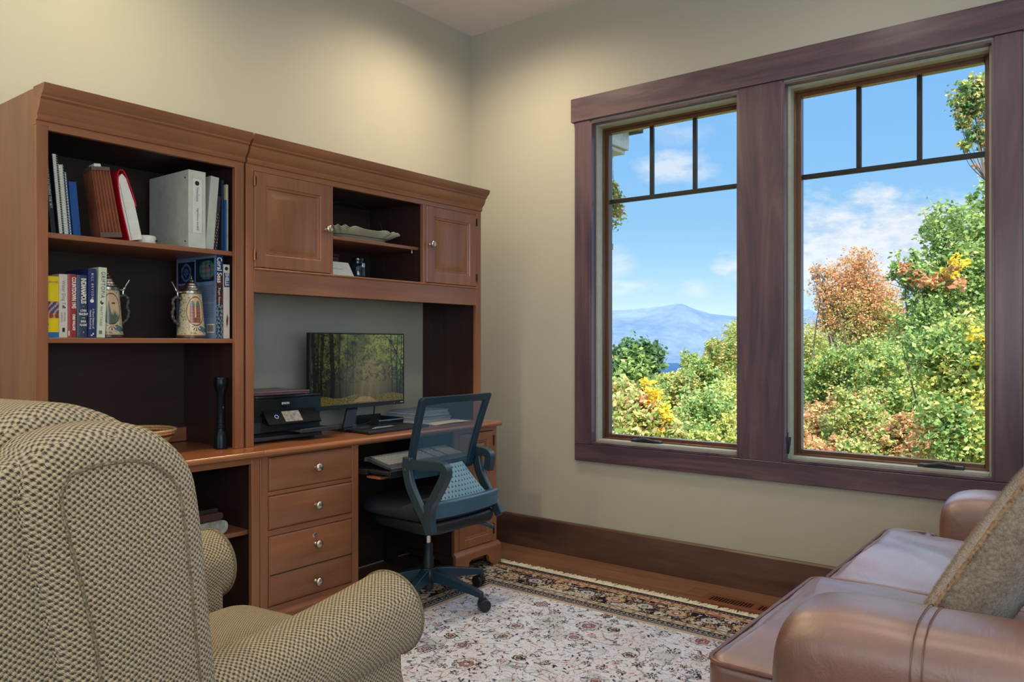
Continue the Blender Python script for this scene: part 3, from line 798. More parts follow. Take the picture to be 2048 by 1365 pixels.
mb = MB(); mb.box(x0+.0205, YBK-.010, ZT+.0005, x1-.0205, YBK-.002, 1.868); part('back_panel', mb, M_cdark, bh, smooth=False)
mb = MB(); mb.box(x0+.0205, YBK-.03, ZT+.002, x1-.0205, YBK-.0105, ZT+.06); part('back_rail', mb, M_cx, bh, bevel=.002)
for z in (1.530, 1.190):
    mb = MB(); mb.box(x0+.0205, YH+.022, z-.018, x1-.0205, YBK-.011, z); part('shelf', mb, M_cx, bh, bevel=.0025)
dh = thing('desk_hutch', 'wide cherry hutch on the desk with two panelled doors and an open centre', 'hutch', (2.49, 2.9, ZT+.0005))
x0, x1 = 1.776, 3.204
carcass(dh, x0, x1)
for a, c in ((x0, 1.811), (3.163, x1)):
    mb = MB(); mb.box(a, YH, ZT+.0005, c, YH+.02, 1.866); part('stile', mb, M_cz, dh, bevel=.0015)
for a, c in ((2.190, 2.205), (2.762, 2.783)):
    mb = MB(); mb.box(a, YH, 1.465, c, YH+.02, 1.856); part('stile', mb, M_cz, dh, bevel=.0015)
mb = MB(); mb.box(1.811, YH, 1.856, 3.163, YH+.02, 1.867); part('rail', mb, M_cx, dh, bevel=.0015)
mb = MB(); mb.box(1.811, YH, 1.374, 3.163, YH+.02, 1.466); mb.prism([(YH-.004, 1.462), (YH-.007, 1.467), (YH-.004, 1.472), (YH+.02, 1.472), (YH+.02, 1.462)], 'x', 1.812, 3.162); part('apron', mb, M_cx, dh, bevel=.0015)
mb = MB(); mb.box(x0+.0205, YH+.021, 1.447, x1-.0205, YBK-.009, 1.465); mb.box(x0+.0205, YH+.021, 1.374, x1-.0205, YH+.04, 1.446); part('bottom_panel', mb, M_cdark, dh, smooth=False)
mb = MB(); mb.box(x0+.0205, YBK-.008, 1.40, x1-.0205, YBK-.001, 1.868); part('back_panel', mb, M_cdark, dh, smooth=False)
for a in (2.178, 2.778):
    mb = MB(); mb.box(a, YH+.021, 1.466, a+.018, YBK-.009, 1.867); part('divider', mb, M_cshade, dh, smooth=False)
mb = MB(); mb.box(2.197, YH+.045, 1.634, 2.777, YBK-.010, 1.650); sh = part('shelf', mb, M_cx, dh, bevel=.0025)
mb = MB(); mb.lathe([(.004, -.012), (.004, 0)], (2.765, 2.78, 1.633), n=10); part('shelf_pin', mb, M_nickel, sh)
mb = MB(); raised(mb, 1.8125, 2.1885, 1.474, 1.855, YH-.004); d1 = part('door', mb, M_cz, dh, angle=20)
hinge(d1, 1.8105, YH-.002, 1.795, 1.835); hinge(d1, 1.8105, YH-.002, 1.500, 1.540); knob(d1, 2.166, YH-.004, 1.664)
mb = MB(); raised(mb, 2.785, 3.161, 1.474, 1.855, YH-.004); d2 = part('door', mb, M_cz, dh, angle=20)
hinge(d2, 3.163, YH-.002, 1.795, 1.835, M_dark); hinge(d2, 3.163, YH-.002, 1.500, 1.540, M_dark); knob(d2, 2.810, YH-.004, 1.664)
# ------------------------------------------------------------ books and shelf things
def lean_rot(ang): return (0, ang, 0)
M_ink = plain('black_ink', lin(30,30,30), .7); M_whiteink = plain('white_ink', lin(235,232,220), .6); M_greyink = plain('grey_ink', lin(110,110,104), .7)
def cm(name, col, rough=.4): return plain(name, col, rough, noise=.04, nscale=25)
def book(name, label, x0, w_, yf, dep, z0, h, mat, lean=0., cat='book', group=None, pages=M_paper, t=.0025, roundspine=.0):
    """local frame: origin bottom front left; +x thickness, +y depth, +z up; spine faces -y"""
    r = thing(name, label, cat, (x0, yf, z0+max(0, w_*math.sin(lean))+.0002), group=group, rot=lean_rot(lean))
    mb = MB(); b = roundspine
    out = [(0, dep), (0, b), (w_*.2, b*.3), (w_*.5, 0), (w_*.8, b*.3), (w_, b), (w_, dep), (w_-t, dep), (w_-t, b+t), (t, b+t), (t, dep)] if b else [(0, dep), (0, 0), (w_, 0), (w_, dep), (w_-t, dep), (w_-t, t), (t, t), (t, dep)]
    mb.prism(out, 'z', 0, h); part('cover', mb, mat, r, world=False, bevel=.0006, angle=25)
    if w_ > 3*t:
        mb = MB(); mb.box(t, b+t+.001, .003, w_-t, dep-.004, h-.004); part('pages', mb, pages, r, world=False, smooth=False)
    return r
def spine(r, s, size, x, ztop, mat, **kw):          # text running down the spine
    return text('lettering', s, size, (x, -.0004, ztop), (0, 0, -1), (1, 0, 0), mat, r, **kw)
S2 = 1.1905; S1 = 1.5305
# lower shelf, left group
r = book('paperback_book', 'yellow paperback with picture band and blue foot, leftmost on the middle shelf', 1.068, .037, 2.735, .175, S2, .199, cm('cover_yellow', lin(236,206,10)))
mb = MB(); mb.box(.0, -.0004, .0, .037, .0, .017); part('foot_band', mb, cm('cover_blue', lin(30,110,170)), r, world=False, smooth=False)
mb = MB(); mb.grid(lambda u, v: (.0+.037*u, -.0006, .063+.054*v), 24, 34)
pc = []
for (px_, _, pz) in mb.v:
    u, v = px_/.037, (pz-.063)/.054; n = math.sin(u*13-v*9+2*math.sin(v*5))*.7+math.sin(u*29+v*17)*.3
    pc.append((*(lin(196,150,130) if n > .25 else lin(70,80,120) if v > .3 else lin(150,60,50))[:3], 1))
part('cover_picture', mb, vcol('cover_picture_paint', .5), r, world=False, cols=pc, smooth='flatopen')
spine(r, 'a', .001, .03, .19, M_ink)
text('lettering', 'ational', .012, (.002, -.0004, .181), (1, 0, 0), (0, 0, 1), M_greyink, r)
text('lettering', '9', .026, (-.006, -.0004, .040), (1, 0, 0), (0, 0, 1), M_ink, r)
r = book('paperback_book', 'off-white paperback with thin grey title, between the yellow and the red books', 1.107, .026, 2.738, .16, S2, .2085, cm('cover_offwhite', lin(214,208,192)))
spine(r, 'Water Dog Tea', .0145, .014, .188, M_greyink, spacing=1.0); spine(r, 'MICHAEL', .008, .017, .084, M_greyink); spine(r, 'LAURENTS', .007, .008, .084, M_greyink)
mb = MB(); mb.box(.010, -.0006, .018, .018, 0, .032); part('publisher_mark', mb, M_ink, r, world=False, smooth=False)
mb = MB(); mb.prism([(.010, .100), (.020, .096), (.021, .099), (.013, .105)], 'y', -.0006, 0); part('cover_emblem', mb, M_ink, r, world=False, smooth=False)
r = book('hardback_book', 'red hardback titled in cream block capitals, third from the left on the middle shelf', 1.134, .0275, 2.738, .165, S2, .2105, cm('cover_red', lin(156,48,50)), roundspine=.003)
spine(r, 'COUNTDOWN 1945', .0185, .0185, .2005, M_whiteink, stretch=.605, offset=.0006); spine(r, 'CHRIS WALLACE', .0115, .0185, .078, M_whiteink, stretch=.62, offset=.0004)
mb = MB(); mb.box(.002, -.0004, .006, .0055, .001, .022); part('publisher_mark', mb, M_whiteink, r, world=False, smooth=False)
r = book('hardback_book', 'dark teal blue hardback with white condensed capitals, right of the red book', 1.163, .034, 2.738, .165, S2, .2095, cm('cover_teal', lin(44,66,86)), roundspine=.003)
spine(r, 'INDIANAPOLIS', .022, .020, .199, M_whiteink, stretch=.58, offset=.0007)
for s_, z_ in (('LYNN', .090), ('VINCENT', .078), ('SARA', .054), ('VLADIC', .042)): text('lettering', s_, .0105, (.020, -.0004, z_), (1, 0, 0), (0, 0, 1), M_whiteink, r, align='CENTER', stretch=.66, offset=.0003)
text('lettering', 'AND', .005, (.020, -.0004, .066), (1, 0, 0), (0, 0, 1), M_whiteink, r, align='CENTER'); text('lettering', 'S', .008, (.020, -.0004, .018), (1, 0, 0), (0, 0, 1), M_whiteink, r, align='CENTER'); text('lettering', '*', .008, (.020, -.0004, .103), (1, 0, 0), (0, 0, 1), M_whiteink, r, align='CENTER')
r = book('paperback_book', 'navy paperback with small white serif lettering, second from the stein', 1.198, .0255, 2.736, .175, S2, .2335, cm('cover_navy', lin(40,48,102)))
spine(r, 'BILL BRYSON', .0105, .013, .218, M_whiteink, spacing=1.5); spine(r, 'A Short History of', .0088, .016, .098, M_whiteink); spine(r, 'Nearly Everything', .0088, .007, .093, M_whiteink)
mb = MB(); mb.lathe([(.001, -.0006), (.0062, -.0005), (.0062, 0)], (.012, 0, .124), axis='y', n=16); mb.box(.008, -.0006, .006, .018, 0, .010); mb.box(.014, -.0006, .006, .018, 0, .016); part('cover_emblem', mb, M_whiteink, r, world=False, smooth=False)
r = book('paperback_book', 'pale green paperback leaning against a stein, dark spaced capitals on its spine', 1.2245, .0265, 2.732, .172, S2, .2395, cm('cover_palegreen', lin(206,216,188)), lean=.028)
spine(r, 'GRIFTOPIA', .0190, .014, .225, M_ink, spacing=1.25, stretch=.80); spine(r, 'MATT TAIBBI', .0115, .011, .105, M_greyink, spacing=1.2, stretch=.85)
mb = MB(); mb.prism([(.007, .118), (.014, .112), (.019, .118), (.016, .121), (.012, .119), (.012, .126), (.009, .126)], 'y', -.0006, 0); part('cover_emblem', mb, M_ink, r, world=False, smooth=False)
mb = MB(); mb.box(.006, -.0005, .012, .016, 0, .024); part('publisher_mark', mb, M_greyink, r, world=False, smooth=False)
# big reef book
bk = book('hardback_book', 'large blue-grey photo book with fish pictures on its back cover, beside the tall stein', 1.672, .030, 2.742, .29, S2, .322, cm('cover_reef_blue', lin(116,142,182)), t=.003)
mb = MB(); mb.grid(lambda u, v: (.001+.028*u, -.0006, .322*v), 16, 160)
pc = []; rr = random.Random(4)
for (px_, _, pz) in mb.v:
    v = pz/.322
    if v > .78: k = lin(24,58,110)
    else:
        q = math.sin(px_*420+pz*210+3*math.sin(pz*97))+math.sin(pz*330-px_*250+2*math.sin(px_*300+pz*60))+rr.uniform(-.5, .5)
        k = (lin(60,40,30) if q > .6 else lin(150,60,50) if q > .1 else lin(30,40,44)) if v > .4 else (lin(30,36,44) if q > 0 else lin(120,140,160))
    pc.append((*k[:3], 1))
part('spine_picture', mb, vcol('reef_spine_paint', .35), bk, world=False, cols=pc, smooth='flatopen')
spine(bk, 'Coral Seas', .028, .014, .314, M_whiteink, stretch=.82, offset=.0004); spine(bk, 'Roger Steene', .0125, .014, .196, M_whiteink)
def pic(name, y0, y1, z0, z1, fn, nu=26, nv=26):
    mb = MB(); mb.grid(lambda u, v: (-.0006, y0+(y1-y0)*u, z0+(z1-z0)*v), nu, nv)
    pc = [(*fn((p[1]-y0)/(y1-y0), (p[2]-z0)/(z1-z0))[:3], 1) for p in mb.v]
    part(name, mb, vcol(name+'_paint_%d' % len(bpy.data.materials), .35), bk, world=False, cols=pc, smooth='flatopen')
def fish(u, v):
    d = math.hypot((u-.38)/.42, (v-.5)/.42)
    if d < .12: return lin(170,80,60)
    if abs(u-.25) < .04 and abs(v-.68) < .05: return lin(10,20,20)
    if d < 1: return lin(int(60+70*(1-d)+30*math.sin(v*30)), int(110+20*math.sin(u*25)), 110)
    return lin(20,40,50)
def urchin(u, v):
    d = math.hypot((u-.5)/.3, (v-.5)/.42)
    return lin(90,120,170) if (d < .45 and math.sin(u*40)*math.sin(v*40) > 0) or abs(d-.9) < .12 else lin(24,44,90) if d < .9 else lin(12,22,38)
pic('fish_picture', .012, .142, .222, .312, fish); pic('creature_picture', .152, .275, .222, .306, urchin); pic('coral_picture', .152, .275, .15, .214, lambda u, v: lin(120, 66, 56) if math.sin(u*19)*math.sin(v*15) > -.2 else lin(60,40,50), 14, 10)
mb = MB(); zz = .205
while zz > .075:
    if not (.132 < zz < .142): mb.box(-.0005, .014, zz, .0, .140-(.05 if abs(zz-.145) < .004 else 0), zz+.0022)
    zz -= .0062
part('blurb_lines', mb, M_greyink, bk, world=False, smooth=False)
mb = MB(); mb.box(-.0005, .012, .022, 0, .062, .056); bc = part('barcode_label', mb, M_whiteink, bk, world=False, smooth=False)
mb = MB(); yy = .016
while yy < .058: mb.box(-.0008, yy, .026, -.0004, yy+.0012+(.001 if int(yy*1e4) % 3 else 0), .052); yy += .0034
part('barcode_bars', mb, M_ink, bc, world=False, smooth=False)
r = book('hardback_book', 'narrow white book with blue vertical capitals, at the right end of the middle shelf', 1.7045, .0265, 2.742, .20, S2, .288, cm('cover_white', lin(220,214,200)))
mb = MB(); mb.box(.002, -.0006, .200, .025, 0, .255); part('title_band', mb, cm('band_blue', lin(46,74,128)), r, world=False, smooth=False)
text('lettering', 'SHELLS', .020, (.0135, -.0010, .254), (0, 0, -1), (1, 0, 0), M_whiteink, r, stretch=.78, offset=.0006)
mb = MB(); mb.lathe([(.001, -.0006), (.007, -.0005), (.007, 0)], (.012, 0, .272), axis='y', n=16); part('shell_emblem', mb, M_ink, r, world=False, smooth=False)
mb = MB(); mb.prism([(.014, .04), (.019, .06), (.020, .08), (.016, .095), (.011, .07)], 'y', -.0006, 0); part('shell_picture', mb, cm('shell_brown', lin(120,62,48)), r, world=False, smooth=False)

# beer steins
def stein(name, label, cx, cy, z, flip, scene):
    t = thing(name, label, 'stein', (cx, cy, z))
    mb = MB(); mb.lathe([(.050, 0), (.0535, .003), (.0535, .010), (.051, .012)], (cx, cy, z), n=40); part('foot', mb, cm('stein_foot', lin(96,60,48), .3), t)
    NU, NV = 220, 120; H0, H1 = .0115, .172
    prof = lambda v: .0525-.0035*min(1, v*8) if v < .125 else .049-(.049-.038)*((v-.125)/.875)
    mb = MB(); mb.grid(lambda u, v: (cx+prof(v)*math.sin(2*PI*u), cy-prof(v)*math.cos(2*PI*u), z+H0+(H1-H0)*v), NU, NV)
    cream, dark, blue, brick, sand, grn = lin(214,200,160), lin(66,66,54), lin(90,112,130), lin(160,96,66), lin(222,186,142), lin(104,112,84)
    cols = []; view = -.13
    for j in range(NV+1):
        for i in range(NU+1):
            a = (i/NU)*2*PI; a = (a+PI) % (2*PI)-PI; a -= view; x = a*.047; v = j/NV; h = v*(H1-H0)
            c = cream; d = math.hypot(x/.036, (h-.092)/.054)
            if v < .03 or v > .965: c = lin(196,180,140)
            elif abs(d-1) < .035: c = dark
            elif abs(d-1.10) < .05: c = sand
            elif d < 1:
                c = sand
                if scene:       # two brick towers
                    for tx in (-.0145, .0105):
                        if abs(x-tx) < .0078 and .048 < h < .120: c = brick if (int(h*420) % 5) else lin(120,66,50)
                        if abs(x-tx) < .0078 and .110 < h < .132 and math.hypot((x-tx)/.0078, (h-.118)/.014) < 1: c = lin(96,122,112)
                        if abs(abs(x-tx)-.0082) < .0006 and .048 < h < .12: c = dark
                    if -.007 < x < .003 and .048 < h < .068: c = lin(136,84,70)
                else:
                    sp = .125-abs(x+.010)*5.5
                    if h < sp and abs(x+.010) < .012: c = grn
                    if h < .085-abs(x-.012)*1.2+.008*math.sin(x*900): c = blue if h > .07 else grn
                    if (int(x*1500)+int(h*900)) % 4 == 0 and h < .07: c = dark
                    if abs(h-.112) < .003 and abs(x-.008) < .007: c = dark
            elif h < .045 and h > .012:
                ban = abs((h-.026)+(x-.018)*.45)
                fl = math.hypot(x-.0, h-.034)
                if fl < .017: c = lin(224,214,180) if (math.sin(9*math.atan2(h-.034, x))) > -.2 else dark
                elif ban < .011 and -.006 < x < .055: c = blue if ban < .0095 else dark
                elif abs(math.sin(x*230+3*math.sin(h*200))*math.sin(h*260+x*60)-.4) < .1: c = dark
            else:
                w1 = math.sin(x*260+h*160+2*math.sin(h*190))*math.sin(h*230-x*120+1.5*math.sin(x*210))
                if abs(w1-.35) < .07: c = dark
                elif w1 > .42: c = lin(150,150,116)
            cols.append((*c[:3], 1))
    part('body', mb, vcol('stein_glaze_%d' % scene, .22, spec=.6), t, cols=cols, angle=80)
    pew = M_pewter
    mb = MB(); mb.lathe([(.037, .168), (.0405, .1715), (.0405, .175), (.0385, .1765), (.0385, .180), (.0345, .184), (.0330, .190), (.0290, .193), (.0270, .200), (.0225, .203), (.0205, .210), (.0150, .214), (.0125, .221),
                                (.0070, .224), (.0045, .228), (.0050, .231), (.0030, .235), (.0008, .241)], (cx, cy, z), n=36)
    part('lid', mb, pew, t, angle=35)
    s = 1 if flip else -1; dx, dy = s*.92, -.10*0
    P = lambda d, h: (cx+s*d, cy, z+h)
    mb = MB(); mb.tube(spline([P(.036, .176), P(.048, .174), P(.058, .178), P(.066, .192), P(.078, .212)]), [.0035]*8+[.005]*8+[.003]*9, 8)
    mb.tube([P(.056, .178), P(.055, .160), P(.062, .152)], .004, 8); part('thumb_lift', mb, pew, t)
    pts = spline([P(.040, .150), P(.062, .155), P(.074, .140), P(.070, .115), P(.076, .095), P(.070, .070), P(.055, .055), P(.045, .045)], 5)
    mb = MB(); mb.tube(pts, [.0058+.0016*math.sin(k*1.7) for k in range(len(pts))], 9); part('handle', mb, cm('stein_handle', lin(74,72,70), .35), t)
M_pewter = plain('pewter', lin(168,168,158), .32, 1., noise=.2, nscale=160)
stein('beer_stein', 'stoneware stein with castle scene and pewter lid, half hidden by the pale green book', 1.312, 2.847, S2, True, 0)
stein('beer_stein', 'stoneware stein with twin brick towers and pewter lid, in front of the photo book', 1.6085, 2.808, S2, False, 1)

# upper shelf
def coil(r, x, w_, h, mat, n):
    mb = MB()
    for k in range(n):
        zz = .008+(h-.016)*k/(n-1); pts = [(x+w_/2+w_*.56*math.cos(a), .004-.0062*math.sin(a), zz+.0005*a) for a in [PI*q/8 for q in range(9)]]
        mb.tube(pts, .0009, 5)
    part('spiral_binding', mb, mat, r, world=False)
r = book('hardback_book', 'thin dark book titled in small white capitals, leaning at the left end of top shelf', 1.0905, .015, 2.755, .21, S1, .235, cm('cover_black', lin(34,36,44)), lean=-.10)
spine(r, 'GUIDE TO KNOWING THE SKY', .0105, .0075, .228, M_whiteink, stretch=.98)
def notebook(label, x, w_, h, lean, cover, wire, dep, n):
    r = thing('spiral_notebook', label, 'notebook', (x, 2.735, S1), rot=lean_rot(lean))
    mb = MB(); mb.box(0, .006, 0, .0012, dep, h); mb.box(w_-.0012, .006, 0, w_, dep, h); part('cover', mb, cover, r, world=False, smooth=False)
    mb = MB(); mb.box(.0013, .008, .002, w_-.0013, dep-.003, h-.002); part('pages', mb, M_paper, r, world=False, smooth=False)
    coil(r, 0, w_, h, wire, n); return r
notebook('tall black notebook with white wire coil, tallest at the left of top shelf', 1.1085, .013, .262, -.085, cm('cover_black2', lin(30,34,38)), plain('white_wire', lin(214,216,206), .4), .2, 34)
notebook('pale notebook with dark and white coil, leaning against the taller coil notebook', 1.1250, .0135, .230, -.085, cm('cover_mint', lin(180,196,180)), plain('pale_wire', lin(196,204,190), .4), .2, 26)
r = notebook('blue covered notebook with fine dark coil, right of the pale notebook', 1.1415, .007, .208, -.085, cm('cover_blue3', lin(22,78,140)), M_dgrey, .20, 22)
r2 = thing('blue_folder', 'plain royal blue booklet leaning among the coil notebooks', 'folder', (1.1530, 2.742, S1), rot=lean_rot(-.085))
mb = MB(); mb.prism([(0, 0), (.025, .002), (.025, .006), (.002, .20), (0, .20)], 'z', 0, .178); part('cover', mb, cm('cover_blue4', lin(20,76,140)), r2, world=False, bevel=.0004)
# accordion file
ac = thing('accordion_file', 'brown accordion file of clear brown pockets with a white tab, leaning on top shelf', 'folder', (1.2345, 2.735, S1), rot=(0, -.115, -.10))
M_acc = plain('translucent_brown', lin(150,92,66), .25, noise=.12, nscale=14)
mb = MB(); n = 7; H_ = .242
for k in range(n):
    x = .006+.066*k/(n-1); xt = .002+.056*k/(n-1)
    mb.add([(x, 0, 0), (x+.0012, 0, 0), (x+.0012, .09, 0), (x, .09, 0), (xt, .002, H_), (xt+.0012, .002, H_), (xt+.0012, .09, H_), (xt, .09, H_)], [(0, 3, 2, 1), (4, 5, 6, 7), (0, 1, 5, 4), (1, 2, 6, 5), (2, 3, 7, 6), (3, 0, 4, 7)])
    if k < n-1:
        x2 = .006+.066*(k+1)/(n-1); xt2 = .002+.056*(k+1)/(n-1); xm, xtm = (x+x2)/2, (xt+xt2)/2
        mb.quad((x+.001, .001, 0), (xm, .012, 0), (xtm, .012, H_), (xt+.001, .002, H_)); mb.quad((xm, .012, 0), (x2, .001, 0), (xt2, .002, H_), (xtm, .012, H_))
part('pocket_folds', mb, M_acc, ac, world=False, smooth=False)
for e_ in ((.001, -.0015, H_-.014, .060, .09, H_-.001), (.004, -.0015, .001, .074, .01, .018)):
    mb = MB(); mb.box(*e_); part('edge_band', mb, cm('acc_band', lin(96,76,70)), ac, world=False, bevel=.0008)
mb = MB(); mb.prism([(.018, H_-.01), (.046, H_-.01), (.042, H_+.014), (.022, H_+.014)], 'y', .03, .08); part('paper_tab', mb, M_paper, ac, world=False, smooth=False)
# red folder with papers
rf = thing('red_folder', 'red glossy folder bulging with white papers, leaning right of the accordion file', 'folder', (1.3345, 2.735, S1), rot=lean_rot(-.205))
M_red = cm('red_vinyl', lin(186,24,42), .25)
prof = spline([(.0, 0), (-.003, .12), (.001, .20), (.010, .238), (.022, .246), (.034, .238), (.045, .19), (.052, .13), (.050, .115)], 6)
mb = MB(); rg = []
for i, p in enumerate(prof): rg.append([(p[0], .0, p[1]), (p[0], .24, p[1])])
o_ = []
pts2 = [(p[0], p[1]) for p in prof]; inn = []
for i, p in enumerate(pts2):
    q, s_ = pts2[max(i-1, 0)], pts2[min(i+1, len(pts2)-1)]; dx, dz = s_[0]-q[0], s_[1]-q[1]; L_ = math.hypot(dx, dz) or 1
    inn.append((p[0]+dz/L_*.0035, p[1]-dx/L_*.0035))
mb.prism(pts2+inn[::-1], 'y', 0, .24); part('cover', mb, M_red, rf, world=False, angle=50)
mb = MB(); mb.prism([(.004, .001), (.050, .001), (.048, .13), (.036, .215), (.026, .232), (.012, .222), (.004, .19), (.001, .12)], 'y', .004, .235); part('papers', mb, M_paper, rf, world=False, smooth=False)
mb = MB(); mb.prism([(.0115, .002), (.0125, .002), (.0100, .20), (.0092, .20)], 'y', .003, .0045); part('paper_divider', mb, M_greyink, rf, world=False, smooth=False)
# small white puck device
dv = thing('charger_puck', 'small round white plastic device lying beside the red folder', 'device', (1.417, 2.775, S1))
mb = MB(); mb.lathe([(.030, 0), (.032, .003), (.032, .024), (.029, .029), (.02, .031), (.001, .032)], (1.417, 2.775, S1), n=32); part('body', mb, M_white, dv)
mb = MB(); mb.box(1.437, 2.748, S1+.008, 1.444, 2.752, S1+.015); part('port', mb, M_ink, dv, smooth=False)
# binders
bi = book('ring_binder', 'thick white ring binder with framed label, broad side turned to the room, top shelf', 1.5555, .0695, 2.735, .288, S1, .290, cm('binder_white', lin(206,208,194), .35), t=.003, cat='binder')
mb = MB(); mb.box(.014, -.0004, .055, .056, 0, .2615); lb = part('label_card', mb, cm('label_white', lin(222,224,212)), bi, world=False, smooth=False)
mb = MB()
for a in ((.014, -.0006, .055, .0147, -.0003, .2615), (.0553, -.0006, .055, .056, -.0003, .2615), (.014, -.0006, .055, .056, -.0003, .0557), (.014, -.0006, .2608, .056, -.0003, .2615)): mb.box(*a)
part('label_border', mb, M_greyink, lb, world=False, smooth=False)
mb = MB(); mb.lathe([(.001, -.0008), (.0088, -.0007), (.0088, -.0004)], (.0345, 0, .243), axis='y', n=22); em = part('label_emblem', mb, M_ink, lb, world=False, smooth=False)
text('lettering', 'HomeSource', .0165, (.036, -.0006, .230), (0, 0, -1), (1, 0, 0), M_greyink, lb, stretch=.62, shear=.35)
text('lettering', 'High Hickory, Lot #655', .0115, (.037, -.0006, .150), (0, 0, -1), (1, 0, 0), M_ink, lb, stretch=.76)
mb = MB(); mb.lathe([(.0035, -.001), (.0035, 0)], (0, .022, .262), axis='x', n=12); mb.lathe([(.0035, -.001), (.0035, 0)], (0, .022, .024), axis='x', n=12); part('rivet', mb, M_ink, bi, world=False, smooth=False)
b2 = book('ring_binder', 'slimmer white ring binder leaning to the right, next to the thick binder', 1.6268, .034, 2.74, .27, S1, .281, cm('binder_white2', lin(188,194,180), .35), lean=.085, t=.003, cat='binder')
r = book('magazine', 'black magazine with a picture spine, leaning between the slim binder and blue papers', 1.6620, .019, 2.748, .2, S1, .212, cm('mag_black', lin(44,48,58)), lean=.080)
mb = MB(); mb.grid(lambda u, v: (.001+.017*u, -.0006, .004+.14*v), 12, 90)
pc = [(*(lin(170,140,120) if math.sin(p[0]*600+p[2]*170)*math.sin(p[2]*260) > .45 else lin(36,36,46))[:3], 1) for p in mb.v]
part('spine_picture', mb, vcol('mag_paint', .4), r, world=False, cols=pc, smooth='flatopen')
book('document_folder', 'dark slate folder standing upright behind the black magazine', 1.7030, .008, 2.752, .21, S1, .277, cm('slate', lin(42,58,74)), cat='folder', t=.002)
book('booklet', 'bright blue booklet edge near the right end of top shelf', 1.7125, .0055, 2.742, .21, S1, .200, cm('blue5', lin(24,96,168)), cat='folder', t=.001)
book('document_folder', 'beige folder at the right end of the top shelf', 1.7200, .010, 2.750, .22, S1, .262, cm('beige', lin(204,192,164)), cat='folder', t=.002)

# flashlight
fl = thing('flashlight', 'long black metal flashlight standing on end beside the bookcase stile', 'flashlight', (1.699, 2.752, ZT+.001))
mb = MB(); mb.lathe([(.024, 0), (.0262, .003), (.0262, .052), (.022, .062), (.0175, .070), (.0175, .078), (.0190, .080), (.0190, .086), (.0165, .088), (.0165, .098), (.018, .100), (.018, .104), (.0160, .106), (.0160, .215), (.0185, .222), (.0235, .234), (.0262, .240), (.0262, .272), (.024, .276)], (1.699, 2.752, ZT+.001), n=32)
part('barrel', mb, plain('black_anodised', lin(24,34,42), .32, .6), fl, angle=35)
mb = MB(); mb.lathe([(.004, -.002), (.005, 0)], (1.699, 2.752-.0165, ZT+.16), axis='y', n=12); part('switch', mb, M_dgrey, fl)
# woven bowl
wbk = thing('woven_basket_bowl', 'coiled tan and brown woven bowl on the bookcase worktop behind the armchair', 'basket', (1.405, 2.90, ZT+.001))
cx, cy, cz = 1.428, 2.895, ZT+.001
M_coilA = plain('coil_tan', lin(214,168,112), .8, noise=.2, nscale=200); M_coilB = plain('coil_brown', lin(120,66,44), .8, noise=.25, nscale=200)
ma, mbb = MB(), MB()
for k in range(13):
    t = k/12; rr_ = .05+.095*t**.75; zz = cz+.006+.078*t**1.5
    tgt = mbb if k % 3 == 1 else ma
    tgt.tube([(cx+rr_*math.cos(a), cy+rr_*math.sin(a), zz) for a in [2*PI*q/48 for q in range(48)]], .0052, 8, closed=True)
ma.lathe([(.001, .003), (.052, .003), (.052, .008), (.001, .008)], (cx, cy, cz), n=32)
part('coiled_wall', ma, M_coilA, wbk); part('accent_coil', mbb, M_coilB, wbk)
# stacked papers in base shelf
def softslab(mb, x0, x1, y0, y1, z0, z1, r, sag=0.):
    ol = rrect(y0, z0, y1, z1, min(r, (z1-z0)*.49), 4)
    ol = rrect(x0, z0, x1, z1, min(r, (z1-z0)*.49), 4)
    rings = []
    for j in range(9):
        y = y0+(y1-y0)*j/8; rings.append([(p[0], y, p[1]+sag*math.sin(PI*(p[0]-x0)/(x1-x0))) for p in ol])
    mb.loft(rings); return mb
zs = .4555
mg = thing('magazine_stack', 'thick folded grey magazine with curved spine lying on the lower shelf', 'magazine', (1.52, 2.78, zs))
mb = MB(); softslab(mb, 1.33, 1.672, 2.66, 2.93, zs, zs+.050, .022); part('pages', mb, plain('magazine_edge', lin(150,152,142), .6, noise=.3, nscale=30), mg)
mb = MB(); softslab(mb, 1.325, 1.45, 2.655, 2.935, zs+.0502, zs+.054, .001); part('cover', mb, cm('orange_cover', lin(196,90,40)), mg)
mg = thing('portfolio_folder', 'dark maroon portfolio lying on top of the grey magazine in the base shelf', 'folder', (1.5, 2.8, zs+.055))
mb = MB(); softslab(mb, 1.32, 1.655, 2.665, 2.95, zs+.0545, zs+.080, .01); part('cover', mb, cm('maroon_leather', lin(70,40,40), .3), mg)
mb = MB(); softslab(mb, 1.33, 1.640, 2.675, 2.94, zs+.0803, zs+.096, .007); part('flap', mb, cm('dark_leather', lin(40,30,32), .3), mg)
# ------------------------------------------------------------ hutch contents
pk = thing('serving_basket', 'scalloped cream ceramic tray in a wire carrier on the centre hutch shelf', 'serving dish', (2.47, 2.90, 1.6505))
M_cer = plain('cream_ceramic', lin(206,208,182), .2, noise=.02, coat=.4)
def traypt(u, v):
    a = 2*PI*u; ca, sa = math.cos(a), math.sin(a); sup = lambda c: math.copysign(abs(c)**.45, c)
    Lx, Ly = .155+.072*v, .075+.060*v; z = 1.6645+.040*v**1.1
    sc = .0045*math.sin(a*22)*v**3
    return (2.485+(Lx+sc)*sup(ca), 2.90+(Ly+sc)*sup(sa), z+.0045*math.cos(a*22)*v**3)
mb = MB(); n = 176
out = [[traypt(k/n, v) for k in range(n)] for v in (0, .3, .6, .85, 1.)]
inn = [[(p[0]*.985+2.485*.015, p[1]*.97+2.90*.03, p[2]+.004) for p in ring] for ring in out[::-1]]
mb.loft(out+inn); part('tray', mb, M_cer, pk, angle=60)
mb = MB()
